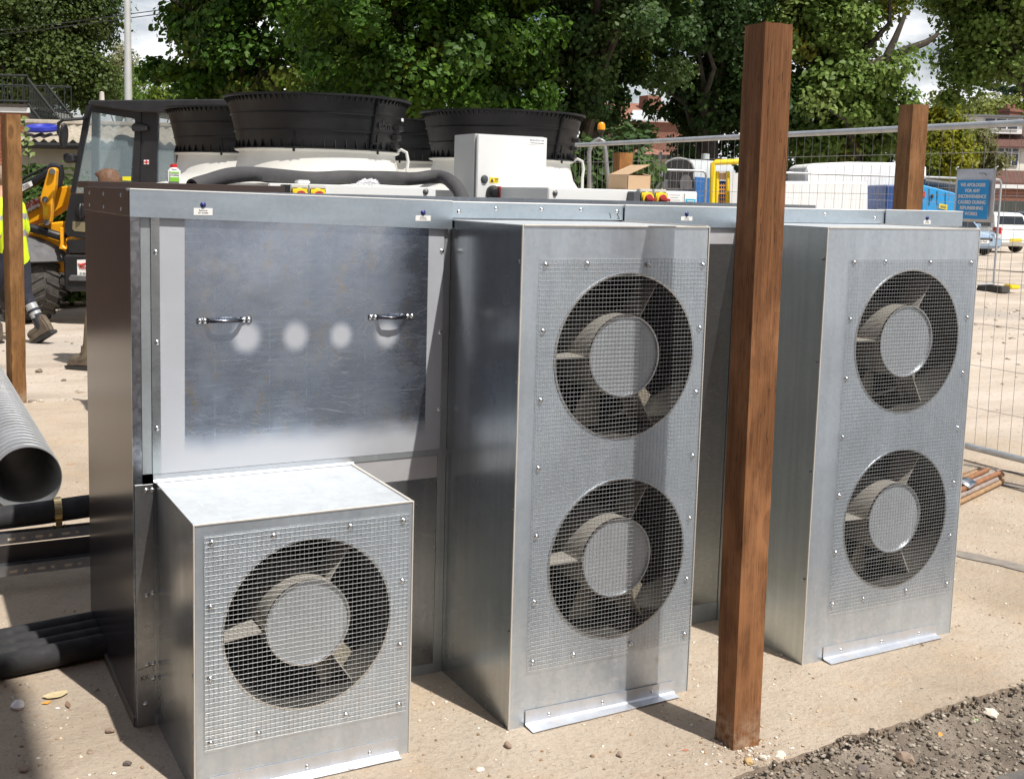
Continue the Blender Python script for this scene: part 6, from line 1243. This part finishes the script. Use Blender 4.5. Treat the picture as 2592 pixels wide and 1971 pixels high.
for k in range(34): p = pD(2480, 500, 60)+HR*.30*k; obj('board', MB().prism([Bz(p, -.06), Bz(p+HR*.27, -.06), Bz(p+HR*.27, 1.9), Bz(p, 1.9)], HF*.03), M('fence_green_grey', (.05, .06, .055), .9), gf)
# ================================================================== TREES AND HEDGES
BARK = M('bark', (.05, .04, .03), .95, 0, .4, 6, .7, 18); BARKL = M('bark_pale', (.16, .13, .10), .95, 0, .4, 6, .7, 18)
LEAF = leafmat('leaf')
LV = [(0, -.5, 0), (.30, -.22, .05), (.42, .10, .07), (.14, .16, .03), (0, .55, -.03), (-.14, .16, .03), (-.42, .10, .07), (-.30, -.22, .05), (0, -.05, -.02)]
LF = [(0, 1, 2, 8), (8, 2, 3, 4), (8, 4, 5, 6), (8, 6, 7, 0)]
LV2 = [(0, -.5, 0), (.26, -.05, .06), (0, .5, -.02), (-.26, -.05, .06)]; LF2 = [(0, 1, 2), (0, 2, 3)]
LV3 = [(0, -.5, 0), (.38, -.12, .07), (.22, .30, .04), (0, .55, -.03), (-.22, .30, .04), (-.38, -.12, .07)]; LF3 = [(0, 1, 2, 3), (0, 3, 4, 5)]
GREEN = [(.036, .085, .008), (.052, .112, .010), (.026, .062, .008), (.078, .135, .010), (.045, .09, .018)]
BRIGHT = [(.085, .150, .020), (.10, .17, .03), (.07, .13, .02), (.13, .18, .025)]
def foliage(parent, blobs, n, size, pal, accents=(), name='crown', clump=.5, shell=.55, flat=.75, simple=False, seed=0, ncl=None, droop=0.0):
    if not simple: ncl = ncl or n/130; n = int(n*1.75); size *= .76
    g = np.random.default_rng(seed+101); vol = np.array([b[1][0]*b[1][1]*b[1][2] for b in blobs])**(2/3); vol /= vol.sum(); C = []; O = []
    for (c, r_), f in zip(blobs, vol):
        m_ = max(3, int((ncl or n/130)*f)); d = g.normal(size=(m_, 3)); d /= np.linalg.norm(d, axis=1)[:, None]; rad = (shell+(1-shell)*g.random(m_)**.6)[:, None]
        rad *= (1+.22*np.array([mnoise.noise(Vector(q*2.1+seed)) for q in d]))[:, None]
        C.append(np.array(c)+d*rad*np.array(r_)); O.append(d)
    C = np.concatenate(C); O = np.concatenate(O); k = g.integers(0, len(C), n); cs = clump*(.55+.9*g.random(len(C)))
    e = g.normal(size=(n, 3)); e /= np.linalg.norm(e, axis=1)[:, None]; e *= (g.random(n)**.45)[:, None]
    P = C[k]+e*np.array([1, 1, flat])*cs[k][:, None]; P[:, 2] = np.maximum(P[:, 2], .05)
    nrm = O[k]*.7+e*.5+g.normal(size=(n, 3))*.55+np.array([0, 0, .55]); s_ = size*(.45+1.05*g.random(n))
    A = randrot(n, nrm=nrm)*s_[:, None, None]
    pal_ = np.array(pal); ci = pal_[g.integers(0, len(pal_), len(C))][k]*.6+pal_[g.integers(0, len(pal_), n)]*.4; ci = ci*(.75+.5*g.random((n, 1)))*1.32
    for (col, frac) in accents:
        hit = g.random(len(C)) < frac; w_ = hit[k] & (g.random(n) < .75); ci[w_] = np.array(col)*(.7+.6*g.random((w_.sum(), 1)))
    o_ = scatter(name, LV2 if simple else LV3, LF2 if simple else LF3, P, A, LEAF, parent, tint=np.clip(ci, 0, 1), smooth=False)
    return o_, C
def limbs(parent, root, top, C, r0, mat, nb=14, seed=0, name='trunk'):
    g = np.random.default_rng(seed+7); root, top = np.array(root, float), np.array(top, float); mb = MB(); N = 9
    tr = [root+(top-root)*i/N+np.array([.12*math.sin(i*1.3+seed), .10*math.cos(i*.9+seed), 0])*r0*3*(i > 0) for i in range(N+1)]
    mb.tube(tr, [r0*(1.25 if i == 0 else 1-.62*i/N) for i in range(N+1)], 12); obj(name, mb, mat, parent, smooth=True)
    idx = g.choice(len(C), min(nb, len(C)), replace=False)
    for q in idx:
        e = C[q]; i = int(g.integers(4, N)); a = tr[i]; m1 = a+(e-a)*.35+np.array([0, 0, .12*np.linalg.norm(e-a)]); m2 = a+(e-a)*.7+g.normal(size=3)*.12*np.linalg.norm(e-a)*.5
        rb_ = r0*.34*(.7+.6*g.random()); obj('branch', MB().tube([a, m1, m2, e], [rb_, rb_*.75, rb_*.45, rb_*.15], 7), mat, parent, smooth=True)
def tree(name, label, px_, d, blobs, n, size, pal, r0=.25, mat=BARK, accents=(), group='background trees', nb=12, seed=0, toppy=None, **k):
    b_ = pD(px_, 600, d); root = thing(name, label, 'tree', (b_[0], b_[1], -.06), group)
    BL = []
    for (bx, by, dd, rx, ry, rd) in blobs:
        c = pD(bx, by, d+dd); s_ = (d+dd)/FPX; R3 = rx*s_; BL.append((c, (max(R3, .2)*abs(HR[0])+rd*abs(HF[0]), max(R3, .2)*abs(HR[1])+rd*abs(HF[1]), ry*s_)))
    o_, C = foliage(root, BL, n, size, pal, accents, seed=seed, **k)
    tp = np.mean([b[0] for b in BL], axis=0) if toppy is None else pD(px_, toppy, d)
    limbs(root, (b_[0], b_[1], -.06), tp, C, r0, mat, nb, seed); return root
# left sycamore
tree('sycamore_tree', 'large dark sycamore filling the upper left corner behind the iron stair', 110, 36, [(60, 60, 0, 130, 120, 2.2), (170, 30, .5, 65, 90, 1.6), (90, 190, -.5, 120, 75, 2.0), (200, 195, 0, 50, 70, 1.3), (-60, 120, 0, 110, 170, 2), (80, -70, 0, 130, 80, 2.0)], 44000, .145, [(.046, .074, .016), (.060, .090, .020), (.033, .056, .013), (.075, .10, .022)], .38, seed=1, clump=.75, shell=.4)
tree('birch_tree', 'pale feathery birch behind the lamp column', 300, 62, [(290, 205, 0, 34, 60, 1.2), (305, 160, 0, 22, 40, 1)], 5000, .16, [(.16, .17, .07), (.12, .14, .06), (.19, .19, .10)], .15, BARKL, seed=2, clump=.6, simple=True)
tree('ash_tree', 'bright green rounded tree right of the lamp column', 400, 56, [(385, 228, 0, 75, 42, 1.8), (440, 215, .5, 50, 48, 1.5), (330, 240, 0, 45, 30, 1.5), (270, 255, 0, 60, 30, 1.5)], 8000, .20, BRIGHT, .2, seed=3, clump=.55, simple=True)
# central trees
tree('maple_tree', 'broad dark maple above the left fan cowls', 620, 27, [(560, 60, 0, 85, 80, 1.6), (700, 30, 0, 190, 100, 2.0), (590, 190, .5, 85, 70, 1.6), (760, 180, .3, 190, 100, 2.0), (470, 20, 0, 40, 35, .8), (680, -80, .5, 240, 80, 2.2), (395, 175, .3, 30, 14, .5), (480, 205, .3, 40, 35, .8)], 26000, .17, GREEN, .36, accents=[((.13, .17, .025), .10)], seed=4, clump=.55, shell=.35)
tree('maple_tree', 'dense maple with rusty dead leaves above the middle fan cowl', 1010, 23, [(960, 60, -.5, 190, 110, 1.6), (1130, 100, -.4, 190, 130, 1.6), (1000, 210, -.2, 190, 90, 1.6), (1180, 230, 0, 150, 90, 1.5), (1080, -70, 0, 320, 90, 2)], 28000, .145, GREEN, .34, accents=[((.20, .085, .03), .035), ((.17, .20, .02), .07)], seed=5, clump=.45, shell=.35)
tree('ivy_tree', 'ivy hung dark tree above the right fan cowl and control box', 1420, 24, [(1640, 190, .4, 40, 40, .8), (1650, 345, 1, 35, 12, .6), (1370, 80, 0, 170, 120, 1.6), (1500, 150, .2, 110, 90, 1.4), (1400, 230, .2, 120, 90, 1.4), (1560, 50, 0, 150, 110, 1.6), (1480, -70, 0, 260, 90, 2.0), (1505, 300, .3, 60, 60, .8)], 26000, .13, [(.030, .062, .014), (.042, .078, .018), (.022, .048, .012), (.06, .095, .025)], .34, accents=[((.16, .19, .02), .02)], seed=6, clump=.42, shell=.35)
tree('ivy_tree', 'near black shaded tree left of the big brown post', 1790, 27, [(1770, 130, .4, 110, 120, 1.6), (1780, 280, .6, 75, 110, 1.2), (1880, 250, .5, 90, 130, 1.5), (1720, 20, 0, 130, 90, 1.6), (1830, -60, 0, 160, 80, 1.6)], 24000, .15, [(.022, .046, .011), (.03, .06, .014), (.038, .07, .016)], .32, seed=7, clump=.5, shell=.25)
tree('plane_tree', 'sunlit leafy plane tree right of the big brown post', 2240, 28, [(2060, 60, -.3, 130, 100, 1.3), (2150, 190, -.4, 85, 75, 1.1), (2070, 250, -.3, 110, 90, 1.2), (2180, 290, 0, 80, 70, 1.1), (2130, 60, .2, 85, 75, 1.1), (2215, 10, .3, 30, 20, .6), (2080, -70, 0, 200, 80, 1.6), (2060, 370, .3, 90, 60, .9), (2150, 385, .4, 90, 35, .9), (2250, 350, .4, 40, 45, .7)], 32000, .155, [(.10, .155, .030), (.13, .19, .04), (.07, .12, .02), (.16, .21, .06)], .34, BARK, accents=[((.22, .12, .04), .03), ((.20, .19, .03), .06)], seed=8, clump=.5, shell=.35, nb=20)
tree('plane_tree', 'sunlit leafy tree in the upper right corner', 2640, 29, [(2515, 70, 0, 75, 80, 1.1), (2560, 30, 0, 90, 90, 1.2), (2455, 165, 0, 35, 45, .8), (2500, 150, .2, 80, 60, 1), (2470, -50, 0, 170, 80, 1.6), (2410, -20, .2, 40, 25, .8), (2430, 225, .2, 20, 25, .5)], 22000, .15, [(.10, .155, .030), (.13, .19, .04), (.07, .12, .02), (.16, .21, .06)], .28, accents=[((.20, .19, .03), .05)], seed=9, clump=.5, shell=.4, nb=14, toppy=60)
# long limb crossing the sky gap
lb_ = bpy.data.objects['plane_tree']
obj('branch', MB().tube([pD(2140, 215, 27.5), pD(2200, 178, 27.4), pD(2240, 152, 27.3), pD(2300, 125, 27.2), pD(2345, 108, 27.2), pD(2375, 86, 27.2)], [.2, .16, .13, .10, .08, .04], 9), BARK, lb_, smooth=True); obj('branch', MB().tube([pD(2240, 152, 27.3), pD(2265, 100, 27.3), pD(2290, 40, 27.3)], [.10, .08, .05], 8), BARK, lb_, smooth=True)
# conifers and shrubs at right
tree('conifer_tree', 'golden green conifer behind the brown post at right', 2390, 40, [(2385, 410, 0, 52, 45, 1.0), (2390, 350, 0, 36, 45, .9), (2386, 295, 0, 18, 35, .5)], 15000, .15, [(.22, .21, .015), (.16, .18, .015), (.09, .12, .015)], .2, seed=10, clump=.42, group='conifers and shrubs', simple=True, flat=1.2)
tree('conifer_tree', 'dark green conifer left of the golden one', 2350, 46, [(2350, 400, 0, 40, 50, .9), (2350, 330, 0, 26, 50, .7)], 6000, .18, [(.03, .06, .018), (.045, .08, .02)], .2, seed=11, clump=.42, group='conifers and shrubs', simple=True)
tree('willow_tree', 'soft olive willow in front of the white house', 2450, 50, [(2455, 405, 0, 38, 36, 1.2), (2455, 355, 0, 30, 30, 1)], 8000, .20, [(.13, .13, .05), (.10, .11, .045), (.16, .16, .06)], .22, seed=12, clump=.5, group='conifers and shrubs', simple=True)
tree('round_tree', 'yellowish rounded tree behind the far right house', 2500, 96, [(2500, 280, 0, 60, 30, 2), (2560, 285, 0, 60, 25, 2)], 6000, .34, [(.15, .17, .04), (.12, .15, .035)], .3, seed=13, clump=.9, simple=True)
tree('cedar_tree', 'dark layered cedar behind the far right house', 2570, 110, [(2560, 222, 0, 34, 8, 2), (2580, 240, 0, 50, 9, 2), (2566, 262, 0, 48, 9, 2), (2590, 205, 0, 20, 8, 2)], 5000, .30, [(.025, .05, .03), (.035, .065, .04)], .4, seed=14, clump=.7, flat=.35, simple=True)
# hedges
def hedge(name, label, px0, px1, pyt, d, dep, n, size, pal, seed, group='hedges and shrubs', clump=.35, **k):
    a_, b2 = pD(px0, pyt, d), pD(px1, pyt, d); L = np.linalg.norm((b2-a_)[:2]); zt2 = a_[2]; nb = max(2, int(L/.9)); BL = []
    for i in range(nb):
        p = a_+(b2-a_)*(i+.5)/nb
        for zf in np.arange(.4, zt2, .8): BL.append((np.array([p[0], p[1], min(zf, zt2-.3)]), (.62, .62, .5)))
    root = thing(name, label, 'hedge', (*((a_+b2)/2)[:2], -.06), group); o_, C = foliage(root, BL, n, size, pal, seed=seed, clump=clump, shell=.4, name='leaves', **k)
    mb = MB()
    for i in range(nb*2): p = a_+(b2-a_)*(i+.5)/(nb*2); mb.tube([(p[0], p[1], -.06), (p[0]+.05, p[1], zt2*.5), (p[0], p[1]+.05, zt2*.85)], [.03, .022, .01], 6)
    obj('stems', mb, BARK, root); return root
hedge('ivy_hedge', 'ivy covered hedge in front of the garage left of the cab', -30, 205, 418, 15.4, .5, 7000, .12, [(.055, .095, .02), (.075, .12, .025), (.04, .075, .018)], 20)
hedge('laurel_hedge', 'laurel bush behind the short tan post and fence', 1400, 1615, 392, 17.5, .6, 8000, .15, [(.05, .09, .025), (.07, .115, .03), (.035, .065, .02)], 21)
hedge('dark_hedge', 'long dark hedgerow under the trees behind the fan cowls', 430, 1560, 330, 33, 1, 16000, .20, [(.020, .040, .010), (.028, .052, .013)], 22, clump=.5, simple=True); hedge('dark_hedge', 'shaded hedgerow behind the tank and white blocks', 1690, 2350, 385, 31, 1, 11000, .18, [(.020, .040, .010), (.03, .055, .014)], 23, clump=.5, simple=True)
hedge('garden_hedge', 'green garden hedge below the golden conifer', 2330, 2500, 445, 43, 1, 3000, .18, [(.05, .085, .02), (.07, .10, .025)], 24, simple=True)
vn = thing('vine_shoot', 'tall thin vine shoot rising above the ivy hedge by the left post', 'vine', tuple(pD(66, 400, 15.3)*[1, 1, 0]+[0, 0, -.06])); obj('stem', MB().tube([Bz(pD(72, 400, 15.3), -.06), pD(72, 380, 15.3), pD(68, 350, 15.3), pD(62, 320, 15.3), pD(60, 300, 15.3)], .007, 5), M('vine_green', (.10, .13, .04), .7), vn)
for k, (x_, y_) in enumerate(((60, 300), (55, 312), (66, 328), (58, 340), (70, 352), (62, 362), (78, 364), (72, 378), (64, 388), (82, 392))):
    c = pD(x_, y_, 15.28); A = randrot(1, nrm=np.array([[-HF[0], -HF[1], .8]]))[0]; L_ = [c+A@(np.array(v_)*.11) for v_ in LV]; obj('leaf', MB().add(L_, LF), M('vine_leaf', (.13, .17, .04), .5), vn)
bpy.context.view_layer.update()
